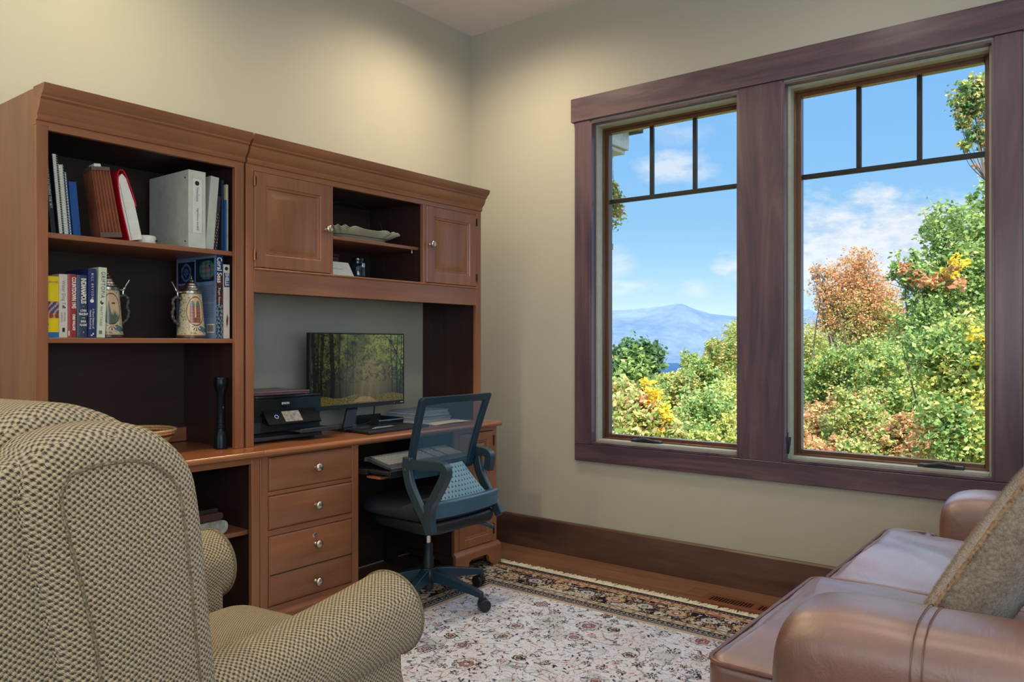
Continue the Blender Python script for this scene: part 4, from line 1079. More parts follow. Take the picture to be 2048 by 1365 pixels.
for k in range(30):
    x = 2.355+.26*k/29; mb.box(x-.0022, 2.815, 1.6512, x+.0022, 2.985, 1.664)
part('ribbed_foot', mb, M_cer, pk, bevel=.001)
M_wire = plain('carrier_wire', lin(120,124,128), .3, 1.)
mb = MB(); mb.tube(spline([(2.265, 2.90, 1.700), (2.290, 2.90, 1.775), (2.37, 2.90, 1.828), (2.47, 2.90, 1.846), (2.57, 2.90, 1.828), (2.655, 2.90, 1.78), (2.690, 2.90, 1.700)], 8), .0019, 6)
mb.tube([(2.690, 2.90, 1.70), (2.702, 2.90, 1.6520)], .0022, 6); mb.tube([(2.265, 2.90, 1.70), (2.253, 2.90, 1.6520)], .0022, 6)
part('handle', mb, M_wire, pk)
mb = MB(); mb.tube([(p[0], p[1], 1.6655+.010) for p in [traypt(k/60, .42) for k in range(60)]], .0018, 6, closed=True); part('wire_rim', mb, M_wire, pk)
zc = 1.4655
st = thing('paper_stack', 'small stack of pale papers at the left of the open hutch centre', 'papers', (2.33, 2.84, zc))
for k, (z0, z1, x1) in enumerate(((0, .006, 2.445), (.0065, .010, 2.435), (.0105, .014, 2.425))):
    mb = MB(); mb.box(2.225, 2.76+.004*k, zc+z0, x1, 2.93, zc+z1); part('sheet', mb, (M_paper, cm('mint_paper', lin(168,196,184)), M_paper)[k], st, smooth=False)
te = thing('tent_card', 'white folded tent card with one printed line, standing on the paper stack', 'card', (2.30, 2.80, zc+.0145))
zt0 = zc+.0145
mb = MB(); th = .0012
for y0, y1 in ((2.772, 2.812), (2.866, 2.812)):
    mb.add([(2.228, y0, zt0), (2.385, y0, zt0), (2.385, y1, zt0+.064), (2.228, y1, zt0+.064), (2.228, y0+th, zt0), (2.385, y0+th, zt0), (2.385, y1+th, zt0+.064), (2.228, y1+th, zt0+.064)],
           [(0, 1, 2, 3), (4, 7, 6, 5), (0, 4, 5, 1), (1, 5, 6, 2), (2, 6, 7, 3), (3, 7, 4, 0)])
part('card', mb, M_paper, te, smooth=False)
text('lettering', 'WELCOME TO OUR HOME', .0085, (2.233-2.30, 2.789-2.80, .029), (1, 0, 0), (0, .04, .064), M_greyink, te, stretch=.95)
jr = thing('glass_jar', 'dark glass jar with a metal clasp in the open hutch centre', 'jar', (2.50, 2.88, zc))
mb = MB(); mb.lathe([(.040, 0), (.043, .004), (.043, .07), (.038, .082), (.030, .088), (.030, .098), (.001, .098)], (2.50, 2.88, zc), n=28); part('body', mb, plain('smoked_glass', lin(18,38,52), .1, coat=.6), jr)
mb = MB(); mb.lathe([(.033, .0985), (.034, .102), (.034, .112), (.03, .116), (.001, .117)], (2.50, 2.88, zc), n=28); part('lid', mb, M_blackg, jr)
mb = MB(); mb.box(2.491, 2.836, zc+.066, 2.509, 2.842, zc+.090); part('clasp', mb, M_chrome, jr, bevel=.002)
bx = thing('small_box', 'small dark maroon box at the back of the open hutch centre', 'box', (2.44, 3.02, zc))
mb = MB(); mb.box(2.40, 2.98, zc, 2.47, 3.06, zc+.125); part('body', mb, cm('maroon_box', lin(92,52,54)), bx, bevel=.003)
mb = MB(); mb.box(2.398, 2.978, zc+.1253, 2.472, 3.062, zc+.14); part('lid', mb, cm('maroon_box_lid', lin(60,36,40)), bx, bevel=.002)

# ------------------------------------------------------------ monitor
zt = ZT+.0005
mo = thing('computer_monitor', 'widescreen monitor showing a misty forest picture, standing on the desk', 'monitor', (2.50, 2.90, zt))
A = Vector((2.217, 2.878, 0)); B = Vector((2.828, 2.902, 0)); U = (B-A).normalized(); Nn = Vector((U.y, -U.x, 0))      # facing the room
zb, ztp = .863, 1.221; Wm = (B-A).length
def mp(u, d, z): q = A+U*u+Nn*d; return (q.x, q.y, z)
def obox(mb, u0, u1, d0, d1, z0, z1):
    vs = [mp(u, d, z) for z in (z0, z1) for (u, d) in ((u0, d0), (u1, d0), (u1, d1), (u0, d1))]
    return mb.add(vs, [(0, 3, 2, 1), (4, 5, 6, 7), (0, 1, 5, 4), (1, 2, 6, 5), (2, 3, 7, 6), (3, 0, 4, 7)])
mb = MB(); obox(mb, 0, Wm, -.022, -.001, zb, ztp); obox(mb, .12, Wm-.12, -.05, -.022, zb+.04, ztp-.08); part('housing', mb, M_black, mo, bevel=.002)
mb = MB(); obox(mb, 0, Wm, -.001, .004, zb, zb+.020); obox(mb, 0, .006, -.001, .003, zb+.02, ztp); obox(mb, Wm-.006, Wm, -.001, .003, zb+.02, ztp); obox(mb, .006, Wm-.006, -.001, .003, ztp-.006, ztp); bz = part('bezel', mb, M_black, mo, bevel=.001)
mb = MB(); obox(mb, Wm-.03, Wm-.008, .004, .0043, zb+.009, zb+.012); obox(mb, Wm-.075, Wm-.072, .004, .0043, zb+.007, zb+.010); part('maker_mark', mb, M_whiteink, bz, smooth=False)
NU, NV = 330, 190; su0, su1, sz0, sz1 = .006, Wm-.006, zb+.020, ztp-.006
mb = MB(); mb.grid(lambda u, v: mp(su0+(su1-su0)*u, .0012, sz0+(sz1-sz0)*v), NU, NV)
def forest():
    r = np.random.RandomState(8); uu, vv = np.meshgrid(np.linspace(0, 1, NU+1), np.linspace(0, 1, NV+1))
    def vn(su, sv, seed):
        G = np.random.RandomState(seed).rand(200, 200); u = uu*su+3; v = vv*sv+3; i = u.astype(int); j = v.astype(int); fu = u-i; fv = v-j; fu = fu*fu*(3-2*fu); fv = fv*fv*(3-2*fv)
        return (G[i, j]*(1-fu)+G[i+1, j]*fu)*(1-fv)+(G[i, j+1]*(1-fu)+G[i+1, j+1]*fu)*fv
    L = lambda *a: np.array(lin(*a)[:3])
    c = np.empty(uu.shape+(3,)); glow = np.exp(-((uu-.60)/.26)**2-((vv-.50)/.55)**2)
    c[:] = L(22,28,16); c += glow[..., None]*(L(120,108,72)-L(22,28,16))*.9
    lf = vn(70, 44, 1)*.5+vn(140, 90, 2)*.3+vn(18, 12, 3)*.4
    canopy = (lf > .60-.18*np.clip((vv-.35)*1.5, 0, 1)) & (vv > .12)
    den = np.clip((vv-.30)*2.2+(np.abs(uu-.60)-.12)*1.4, 0, 1)
    rr_ = r.rand(*uu.shape)
    m = canopy & (rr_ < den)
    bright = np.clip(vn(26, 16, 5)*1.1+.35*(uu > .55), 0, 1.2)[..., None]
    c[m] = (L(26,46,22)*(1-bright)+L(118,126,60)*bright)[m]; c[:] = c*(.45+.75*np.clip(uu*1.5, 0, 1))[..., None]
    dk_ = (vn(60, 36, 7) > .62) & (vv > .3) & (rr_ < .7); c[dk_] *= .35
    for x, w_, k in ((.03, .016, .12), (.075, .010, .2), (.11, .014, .15), (.205, .022, .12), (.29, .008, .35), (.36, .007, .5), (.42, .006, .6), (.86, .007, .4), (.93, .008, .35), (.97, .006, .3)):
        t = np.abs(uu-x-.01*np.sin(vv*4+x*30)) < w_; c[t] *= k
    br = np.abs((uu-.76)-.24*(1-np.clip((vv-.45)/.55, 0, 1))**.6+.0) < .006; br &= vv > .45; c[br] = L(26,24,14)
    gm = vv < .11+.02*np.sin(uu*17); gcol = (vn(150, 110, 11)*.75)[..., None]; c[gm] = (L(56,46,18)*(1-gcol)+L(140,126,52)*gcol)[gm]
    pth = (vv < .09) & (np.abs(uu-.55) < .06+.5*(.09-vv)*2) & (vv > .02); c[pth] = c[pth]*.4+L(170,136,84)*.6
    sh = np.clip(1-np.abs(((uu-.56)-(vv-.1)*.10) % .09-.045)/.03, 0, 1)*np.exp(-((uu-.55)/.2)**2)*(vv < .62); c += sh[..., None]*L(92,82,52)*.4
    c *= (.8+.4*r.rand(*uu.shape))[..., None]
    return np.concatenate([c, np.ones(uu.shape+(1,))], -1).reshape(-1, 4)
part('screen', mb, vcol('screen_picture', .12, emit=.55, spec=.3), mo, cols=forest(), smooth='flatopen')
mb = MB()
cxm = Wm*.47
q0 = mp(cxm-.035, -.02, .885); q1 = mp(cxm+.035, -.02, .885); b0 = mp(cxm-.105, .02, zt+.012); b1 = mp(cxm-.045, .02, zt+.012)
def nv(p, dx=0, dy=.012, dz=0): return (p[0]+dx, p[1]+dy, p[2]+dz)
mb.add([b0, b1, q1, q0, nv(b0), nv(b1), nv(q1), nv(q0)], [(0, 1, 2, 3), (7, 6, 5, 4), (0, 4, 5, 1), (1, 5, 6, 2), (2, 6, 7, 3), (3, 7, 4, 0)])
part('stand_neck', mb, M_black, mo, bevel=.002)
mb = MB(); mb.prism([mp(cxm-.14, .07, 0)[:2], mp(cxm+.10, .07, 0)[:2], mp(cxm+.06, -.09, 0)[:2], mp(cxm-.10, -.09, 0)[:2]], 'z', zt, zt+.012); part('stand_base', mb, M_blackg, mo, bevel=.003)

# ------------------------------------------------------------ printer
pr = thing('printer', 'black all-in-one printer with tilted touch panel beside the left hutch post', 'printer', (2.01, 2.93, zt))
px0, px1, py0, py1, pz1 = 1.815, 2.204, 2.785, 3.085, .952
mb = MB(); mb.box(px0, py0, zt+.035, px1, py1, pz1-.012); mb.box(px0+.012, py0+.02, zt+.001, px1-.012, py1-.01, zt+.035); part('body', mb, M_black, pr, bevel=.006)
mb = MB(); mb.box(px0, py0-.002, .8685, px1, py0+.001, pz1-.012); part('front_panel', mb, M_blackg, pr, bevel=.001)
mb = MB(); mb.box(px0, py0, pz1-.0115, px1, py1, pz1); part('scanner_lid', mb, M_blackg, pr, bevel=.004)
text('lettering', 'EPSON', .0125, (2.000-2.01, py0-.0025-2.93, .918-zt), (1, 0, 0), (0, 0, 1), M_whiteink, pr, offset=.0004)
# tilting panel
cx0, cx1 = 1.905, 2.172
pa = [(py0-.002, .894), (py0-.050, .838), (py0-.048, .832), (py0-.002, .845)]
mb = MB(); mb.prism(pa, 'x', cx0, cx1); cp = part('control_panel', mb, M_mattb, pr, bevel=.002)
a_, b_ = Vector((0, pa[0][0], pa[0][1])), Vector((0, pa[1][0], pa[1][1])); dn = (b_-a_); nrm = Vector((0, -dn.z*-1, 0)); nn = Vector((0, dn.z, -dn.y)).normalized(); nn = nn if nn.y < 0 else -nn
def on(x, t, d=.0006): q = a_+dn*t+nn*d; return (x, q.y, q.z)
mb = MB(); vs = [on(1.992, .88), on(2.078, .88), on(2.078, .16), on(1.992, .16)]; vb = [on(1.992, .88, -.002), on(2.078, .88, -.002), on(2.078, .16, -.002), on(1.992, .16, -.002)]
mb.add(vs+vb, [(0, 1, 2, 3), (4, 7, 6, 5), (0, 4, 5, 1), (1, 5, 6, 2), (2, 6, 7, 3), (3, 7, 4, 0)])
m, t, b = new_mat('panel_display'); oc = t.n('ShaderNodeTexCoord').outputs['Object']; cc_ = t.ramp(t.noise(oc, 60, 3), [(.3, lin(112,106,96)), (.7, lin(160,152,138))])
t.l(cc_, b.inputs['Emission Color']); b.inputs['Emission Strength'].default_value = .8; b.inputs['Base Color'].default_value = (.02, .02, .02, 1); b.inputs['Roughness'].default_value = .2
part('touch_display', mb, m, cp, smooth=False)
mb = MB(); mb.tube([tuple(Vector(on(1.958, .5, .001))+Vector((math.cos(q)*.0085, dn.normalized().y*math.sin(q)*.0085, dn.normalized().z*math.sin(q)*.0085))) for q in [2*PI*k/24 for k in range(24)]], .001, 5, closed=True)
part('power_ring', mb, emis('ring_glow', lin(150,190,230), 1.), cp)
mb = MB(); mb.box(2.03, py0-.085, .7985, 2.235, py0+.10, .8045); mb.box(2.03, py0-.090, .796, 2.235, py0-.084, .812); part('output_tray', mb, M_dgrey, pr, bevel=.002)
mb = MB(); mb.box(1.85, py0-.030, .7705, 2.19, py0+.05, .7865); mb.box(1.93, py0-.036, .774, 2.02, py0-.029, .783); part('paper_cassette', mb, M_dgrey, pr, bevel=.003)
mb = MB(); mb.box(1.822, py0-.0015, .80, 1.90, py0+.001, .80+.045); part('card_slot_door', mb, M_dgrey, pr, bevel=.001)
lp = thing('closed_laptop', 'closed maroon laptop lying flat on top of the printer', 'laptop', (2.0, 2.93, pz1+.0005))
mb = MB(); mb.pillow(rrect(1.83, 2.80, 2.148, 3.03, .012), 'xy', pz1+.0008, pz1+.0105, .004); part('base', mb, cm('maroon_metal', lin(110,84,88), .3), lp)
mb = MB(); mb.pillow(rrect(1.83, 2.80, 2.148, 3.03, .012), 'xy', pz1+.0112, pz1+.0185, .003); part('lid', mb, cm('maroon_metal2', lin(136,108,112), .28), lp)

# ------------------------------------------------------------ things on the desk
nb = thing('desk_pad', 'black closed portfolio lying on the desk near its front edge', 'portfolio', (2.5, 2.74, zt))
mb = MB(); mb.add([(2.36, 2.640, zt), (2.77, 2.665, zt), (2.76, 2.82, zt), (2.37, 2.795, zt), (2.36, 2.640, zt+.012), (2.77, 2.665, zt+.012), (2.76, 2.82, zt+.012), (2.37, 2.795, zt+.012)],
                  [(0, 3, 2, 1), (4, 5, 6, 7), (0, 1, 5, 4), (1, 2, 6, 5), (2, 3, 7, 6), (3, 0, 4, 7)]); part('cover', mb, plain('black_leatherette', lin(24,30,38), .4, noise=.1), nb, bevel=.003)
pn = thing('ballpoint_pen', 'silver and grey pen lying on the black portfolio', 'pen', (2.51, 2.72, zt+.0165))
p0, p1 = Vector((2.432, 2.700, zt+.0178)), Vector((2.585, 2.714, zt+.0178)); L = lambda t: p0+(p1-p0)*t
mb = MB(); mb.tube([L(.12), L(.86)], .0048, 12); part('barrel', mb, plain('pen_grey', lin(150,148,146), .3, .7), pn)
mb = MB(); mb.tube([L(0), L(.02), L(.10), L(.119)], [.002, .0035, .0050, .0050], 12); mb.tube([L(.861), L(.92), L(1)], [.0050, .0034, .0008], 12); part('tip', mb, M_chrome, pn)
mb = MB(); mb.tube([L(.14)+Vector((0, 0, .006)), L(.40)+Vector((0, 0, .0058))], .0011, 6); part('clip', mb, M_chrome, pn)
ps = thing('paper_pile', 'tall pile of pale papers and envelopes on the desk behind the mesh chair', 'papers', (3.0, 2.96, zt))
zz = zt; r = random.Random(2)
for k in range(9):
    h = r.uniform(.004, .0085); a = r.uniform(-.03, .03); cx_, cy_ = 2.985+r.uniform(-.014, .014), 2.955+r.uniform(-.01, .01); w_, d_ = .145-.004*k, .105
    mb = MB(); mb.box(-w_, -d_, 0, w_, d_, h*.96); mb.v = [(cx_+p[0]*math.cos(a)-p[1]*math.sin(a), cy_+p[0]*math.sin(a)+p[1]*math.cos(a), zz+p[2]) for p in mb.v]
    part('sheet_bundle', mb, (M_paper, cm('paper_grey', lin(176,180,182), .8), cm('paper_blue', lin(150,170,186), .8))[k % 3], ps, smooth=False); zz += h
pl_ = thing('loose_sheet', 'single white sheet on the desk in front of the paper pile', 'paper', (2.97, 2.74, zt))
mb = MB(); mb.grid(lambda u, v: (2.83+.27*u+.03*v, 2.68+.15*v, zt+.0012+.006*math.sin(u*2.6)*v*0+.004*abs(math.sin(u*3))), 16, 6); o = part('sheet', mb, M_paper, pl_, smooth='flatopen')
so = o.modifiers.new('solid', 'SOLIDIFY'); so.thickness = .0006; so.offset = 1
tb = thing('document_tray', 'dark grey letter tray with a light front bar, on the desk between monitor and papers', 'tray', (2.70, 2.99, zt))
mb = MB(); mb.box(2.665, 2.905, zt, 2.83, 3.08, zt+.004); mb.box(2.665, 3.076, zt+.004, 2.83, 3.08, zt+.04); mb.box(2.665, 2.905, zt+.004, 2.669, 3.076, zt+.03); mb.box(2.826, 2.905, zt+.004, 2.83, 3.076, zt+.03); part('body', mb, M_dgrey, tb, bevel=.001)
mb = MB(); mb.box(2.66, 2.903, zt+.020, 2.826, 2.908, zt+.026); part('front_bar', mb, plain('bar_grey', lin(120,142,156), .4), tb, bevel=.001)
cb = MB(); cb.tube(spline([(2.63, 2.905, .870), (2.635, 2.915, .82), (2.63, 2.93, .785), (2.56, 2.94, .772), (2.50, 2.97, .768), (2.42, 3.02, .768), (2.36, 3.08, .770)], 7), .003, 7)
tag(part('monitor_cable', cb, M_dark), 'black cable drooping from the monitor onto the desk', 'cable')
cb = MB(); cb.tube(spline([(2.22, 3.05, .80), (2.245, 2.98, .775), (2.30, 2.96, .768), (2.34, 3.02, .768), (2.38, 3.09, .80)], 7), .003, 7)
tag(part('power_cable', cb, M_dark), 'black power cable curling on the desk behind the monitor stand', 'cable')
# keyboard on the tray
kb = thing('keyboard', 'dark wireless keyboard with grey keys on the pull-out tray', 'keyboard', (2.56, 2.50, .6245))
ang = math.radians(1); kx, ky = 2.312, 2.442
def kpt(u, v, z): return (kx+u*math.cos(ang)-v*math.sin(ang), ky+u*math.sin(ang)+v*math.cos(ang), z)
zk = lambda v: .6265+.034*max(0, v)/.16
W_, D_ = .52, .165
mb = MB(); ol = smooth_closed([(0.02, 0), (.25, -.006), (W_-.02, 0), (W_, .02), (W_-.005, D_-.02), (W_-.03, D_), (.03, D_), (.005, D_-.02), (0, .02)], 4)
mb.loft([[kpt(u, v, .6255+.030*max(0, v)/.165) for u, v in ol], [kpt(u, v, zk(v)+.008) for u, v in ol], [kpt(u*.985+.004, v*.96+.004, zk(v)+.012) for u, v in ol]]); part('case', mb, plain('kb_case', lin(58,64,70), .4), kb, angle=30)
mb = MB(); ks = .0194
mk = MB()
for row in range(6):
    for k in range(25):
        if k in (15, 19): continue
        u, v = .018+k*ks, .040+row*.0195
        z = zk(v)+.0125
        b_ = [kpt(u, v, z), kpt(u+.0160, v, z), kpt(u+.0160, v+.0175, z+.001), kpt(u, v+.0175, z+.001)]
        t_ = [kpt(u+.002, v+.002, z+.005), kpt(u+.014, v+.002, z+.005), kpt(u+.014, v+.0150, z+.0062), kpt(u+.002, v+.0150, z+.0062)]
        mk.loft([b_, t_])
o = part('keys', mk, plain('kb_keys', lin(136,138,136), .45, noise=.02), kb, smooth=False); o['kind'] = 'stuff'
mb = MB(); mb.tube([kpt(.03, .150, .6258), kpt(.03, .148, .652)], .002, 6); part('foot', mb, M_chrome, kb)

# ------------------------------------------------------------ office chair
oc_ = thing('office_chair', 'black swivel task chair with tapering mesh back, tucked at the desk', 'office chair', (2.565, 2.475, .0105))
M_cf = plain('chair_frame', lin(28,56,72), .36, noise=.03); M_cf2 = plain('chair_plastic', lin(48,66,76), .32, noise=.03)
def bxz(t):      # back frame: t 0 bottom (z .64) .. 1 top ; returns centre y
    return 2.372-.100*max(0, t)**1.25+.10*min(0, t)*-1
def back_ring(off, z0, z1, wb, wt, cr):
    pts = []
    c_ = 2.565-.005
    raw = rrect(-1, 0, 1, 1, .0001, 1)
    n = 22
    def half(z): return wb+(wt-wb)*((z-.60)/(.94-.60))
    for k in range(n+1): z = z0+(z1-cr-z0)*k/n; pts.append((half(z)-off, z))
    for k in range(1, 7): a = PI/2*k/6; pts.append((half(z1)-off-cr+cr*math.cos(a), z1-cr+cr*math.sin(a)))
    left = [(-p[0], p[1]) for p in pts][::-1]
    return [(c_+x, z) for x, z in pts+left]
def bowed(x, z): t = (z-.62)/(.94-.62); return bxz(max(-.1, t))-.022*((x-2.56)/.22)**2*(-1)
outer = back_ring(0, .60, .945, .205, .228, .018); inner = back_ring(.034, .60, .945-.034, .205, .228, .012)
mb = MB(); n = len(outer)
rings = []
for k in range(n):
    (xo, zo), (xi, zi) = outer[k], inner[k]
    yo, yi = bowed(xo, zo), bowed(xi, zi)
    rings.append([(xo, yo-.014, zo), (xo, yo+.010, zo), (xi, yi+.012, zi), (xi, yi-.006, zi)])
mb.loft(rings); part('back_frame', mb, M_cf, oc_, bevel=.003, angle=45)
mb = MB(); nx_, nz_ = 24, 30
def mesh_pt(u, v):
    z = .585+(.915-.585)*v; hw = .172+(.226-.03-.172+.003)*max(0, (z-.60)/.34); x = 2.56+hw*(2*u-1); return (x, bowed(x, z)+.004+.012*math.sin(PI*u)*math.sin(PI*v), z)
mb.grid(mesh_pt, nx_, nz_); part('mesh_panel', mb, M_mesh, oc_, smooth='flatopen')
# lumbar panel, perforated
m, t, b = new_mat('perforated_lumbar'); oo = t.n('ShaderNodeTexCoord').outputs['Object']; s = t.sep(oo)
row = t.m('FLOOR', t.m('DIVIDE', s[2], .019)); fu = t.m('FRACT', t.m('ADD', t.m('DIVIDE', s[0], .020), t.m('MULTIPLY', row, .5))); fv = t.m('FRACT', t.m('DIVIDE', s[2], .019))
tri = t.m('LESS_THAN', t.m('ADD', t.m('ABSOLUTE', t.m('SUBTRACT', fu, .5)), t.m('MULTIPLY', t.m('SUBTRACT', fv, .15), .42)), .24)
tri = t.m('MULTIPLY', tri, t.m('GREATER_THAN', fv, .18))
t.l(t.mix(tri, lin(120,156,170), lin(8,14,20)), b.inputs['Base Color']); b.inputs['Roughness'].default_value = .4
mb = MB(); ln = 16
def lum(u, v, d=0):
    z = .500+(.640-.500)*v; hw = .150-.085*v**.8; x = 2.575+hw*(2*u-1); return (x, 2.268+.072*v+.030*((2*u-1)**2)*-1*0-.012*math.cos((2*u-1)*PI/2)+d, z)
g0 = [[lum(i/ln, j/10) for i in range(ln+1)] for j in range(11)]
mb.grid(lambda u, v: lum(u, v), ln, 10); o = part('lumbar_support', mb, m, oc_, smooth='flatopen'); so = o.modifiers.new('solid', 'SOLIDIFY'); so.thickness = .006; so.offset = 0
# arms: near (left) and far (right), each an upright strap plus a looped armrest
def strap(mb, pts, w_, th, side):   # pts (y,z) path in plane x; strap has width along the path normal, thickness th in x
    pts = [(p[0], p[1]) for p in spline([(a, b_, 0) for a, b_ in pts], 6)]
    rings = []
    for i, p in enumerate(pts):
        q, s_ = pts[max(i-1, 0)], pts[min(i+1, len(pts)-1)]; dy, dz = s_[0]-q[0], s_[1]-q[1]; L_ = math.hypot(dy, dz) or 1; ny, nz = -dz/L_*w_/2, dy/L_*w_/2
        rings.append([(side-th/2, p[0]+ny, p[1]+nz), (side+th/2, p[0]+ny, p[1]+nz), (side+th/2, p[0]-ny, p[1]-nz), (side-th/2, p[0]-ny, p[1]-nz)])
    return mb.loft(rings)
for side, sc in ((2.335, 1.0), (2.79, .22)):
    mb = MB(); strap(mb, [(2.372, .690), (2.372, .630), (2.352, .565), (2.305, .490), (2.268, .440), (2.235, .385)], .044, .026, side)
    ar = part('arm_support', mb, M_cf2, oc_, bevel=.005, angle=50)
    mb = MB()
    if sc == 1: strap(mb, [(2.368, .661), (2.30, .664), (2.23, .668), (2.178, .670), (2.152, .663), (2.148, .640), (2.165, .605), (2.200, .550), (2.230, .505), (2.240, .460), (2.232, .385)], .036, .034, side-.004)
    else: strap(mb, [(2.395, .668), (2.36, .669), (2.325, .668), (2.300, .655), (2.300, .625), (2.308, .585)], .036, .034, side+.002)
    part('armrest', mb, M_cf2, oc_, bevel=.006, angle=50)
    mb = MB(); mb.lathe([(.005, -.016), (.005, .016)], (side, 2.374, .640), axis='x', n=12); part('screw', mb, M_chrome, ar)
# seat
mb = MB(); mb.pillow([(2.345, 2.27), (2.46, 2.245), (2.565, 2.240), (2.67, 2.245), (2.785, 2.27), (2.80, 2.42), (2.795, 2.62), (2.74, 2.70), (2.565, 2.715), (2.39, 2.70), (2.335, 2.62), (2.33, 2.42)], 'xy', .418, .476, .026, 0, .012)
part('seat', mb, plain('seat_fabric', lin(22,32,42), .85, noise=.12, nscale=300), oc_)
mb = MB(); rg = []
for k in range(15):
    u = -1+2*k/14; x = 2.565+.218*u; y = 2.232+.022*u*u; rg.append([(x, y-.008, .438), (x, y-.012, .500), (x, y-.004, .508), (x, y+.030, .504), (x, y+.030, .430)])
mb.loft(rg); part('seat_back_lip', mb, plain('lip_plastic', lin(62,96,116), .3), oc_, bevel=.003, label='blue-grey plastic lip behind the seat')
mb = MB(); mb.pillow([(2.36, 2.262), (2.565, 2.245), (2.77, 2.262), (2.775, 2.45), (2.74, 2.66), (2.565, 2.69), (2.39, 2.66), (2.355, 2.45)], 'xy', .365, .419, .018); part('seat_pan', mb, M_black, oc_)
mb = MB(); mb.box(2.475, 2.39, .325, 2.655, 2.60, .366); part('tilt_mechanism', mb, M_black, oc_, bevel=.008)
mb = MB(); mb.tube(spline([(2.64, 2.42, .345), (2.72, 2.36, .345), (2.77, 2.31, .338), (2.80, 2.285, .322)], 5), [.005]*6+[.007]*4+[.010]*6, 10); part('lever', mb, M_cf2, oc_)
mb = MB(); mb.lathe([(.014, .268), (.014, .326)], (2.565, 2.475, 0), n=20); part('gas_lift', mb, M_chrome, oc_)
mb = MB(); mb.lathe([(.020, .055), (.026, .06), (.026, .20), (.022, .21), (.022, .267)], (2.565, 2.475, 0), n=24); mb.lathe([(.038, .095), (.045, .105), (.045, .135), (.034, .155)], (2.565, 2.475, 0), n=24); part('column', mb, M_black, oc_)
for k in range(5):
    a = math.radians(-86+72*k); ca, sa = math.cos(a), math.sin(a); R_ = .305
    def leg(d, s_, z): return (2.565+ca*d-sa*s_, 2.475+sa*d+ca*s_, z)
    mb = MB(); rg = []
    for t in (0.0, .15, .5, .85, 1.0):
        d = .03+t*(R_-.03); hw = .023-.010*t; zt_ = .152-.058*t**1.2; zb_ = zt_-(.055-.030*t)
        rg.append([leg(d, -hw, zb_), leg(d, hw, zb_), leg(d, hw*.8, zt_), leg(d, -hw*.8, zt_)])
    mb.loft(rg); lg = part('leg', mb, M_cf, oc_, bevel=.003, angle=50)
    mb = MB(); mb.tube([leg(R_-.008, 0, .090), leg(R_-.008, 0, .055)], .011, 12)
    wa = a+.9+k; wx, wy = math.cos(wa), math.sin(wa); c0 = Vector(leg(R_-.008, 0, .0375))+Vector((wx*.014, wy*.014, 0)); ax = Vector((-wy, wx, 0))
    for s_ in (-1, 1):
        rg = []
        for (rr_, dd_) in ((.021, .006), (.0262, .008), (.0265, .020), (.0235, .024), (.006, .0255)):
            rg.append([tuple(c0+ax*s_*dd_+Vector((wx*math.cos(q)*rr_, wy*math.cos(q)*rr_, math.sin(q)*rr_))) for q in [2*PI*j/24 for j in range(24)]])
        mb.loft(rg)
    mb.lathe([(.014, .040), (.016, .055)], leg(R_-.008, 0, 0), n=12)
    part('caster', mb, M_black, lg, angle=35)
# ------------------------------------------------------------ tweed armchair
TH = math.radians(8)
ac = thing('armchair', 'wing-backed tan tweed armchair with rolled arms in the left foreground', 'armchair', (.5, 1.12, 0), rz=TH)
def P_(name, mb, mat=M_tweed, **kw):
    return part(name, mb, mat, ac, world=False, boxuv=True, angle=70, **kw)
WING = [(-.094, 1.000), (-.068, 1.036), (-.030, 1.050), (.012, 1.055), (.069, 1.053), (.126, 1.031), (.176, .980), (.194, .915), (.208, .804), (.222, .673), (.236, .560), (.265, .42), (.28, .28), (.24, .15), (.08, .13), (-.02, .16), (-.03, .40), (-.040, .60), (-.050, .722), (-.072, .823), (-.092, .903), (-.102, .960)]
CW = .87
for y0, y1, d0, d1 in ((.0, .135, .010, .012), (CW-.135, CW, .012, .010)):
    mb = MB(); mb.pillow(WING, 'xz', y0, y1, .052, d0, d1, nr=7, nc=8); wg = P_('wing', mb)
    # welt seam round the side panel
    o = smooth_closed(WING); n = len(o); pts = []
    yy = y0-.004 if y0 == 0 else y1+.004
    cx_, cz_ = sum(p[0] for p in o)/n, sum(p[1] for p in o)/n
    for i in range(n):
        dx, dz = o[(i+1) % n][0]-o[i-1][0], o[(i+1) % n][1]-o[i-1][1]; L_ = math.hypot(dx, dz); nx, nz = dz/L_, -dx/L_
        if (cx_-o[i][0])*nx+(cz_-o[i][1])*nz < 0: nx, nz = -nx, -nz
        pts.append((o[i][0]+nx*.054, yy+.003*(1 if y0 == 0 else -1), o[i][1]+nz*.054))
    mb = MB(); mb.tube(pts, .0026, 6, closed=True); part('piping', mb, M_tweedw, wg, world=False)
# back: crest roll and inner back cushion
BACK = [(-.150, .30), (-.150, .60), (-.145, .85), (-.125, 1.00), (-.060, 1.060), (.010, 1.082), (.085, 1.068), (.150, 1.030), (.190, .960), (.215, .86), (.235, .70), (.26, .52), (.26, .30), (.05, .22)]
mb = MB(); mb.pillow(BACK, 'xz', .105, CW-.105, .05, .0, .0, nr=6); P_('backrest', mb)
mb = MB(); mb.pillow([(-.155, .16), (-.155, .60), (-.150, .86), (-.128, .985), (-.07, 1.02), (.02, .98), (.06, .6), (.06, .16)], 'xz', .022, CW-.022, .03); P_('outer_back', mb)
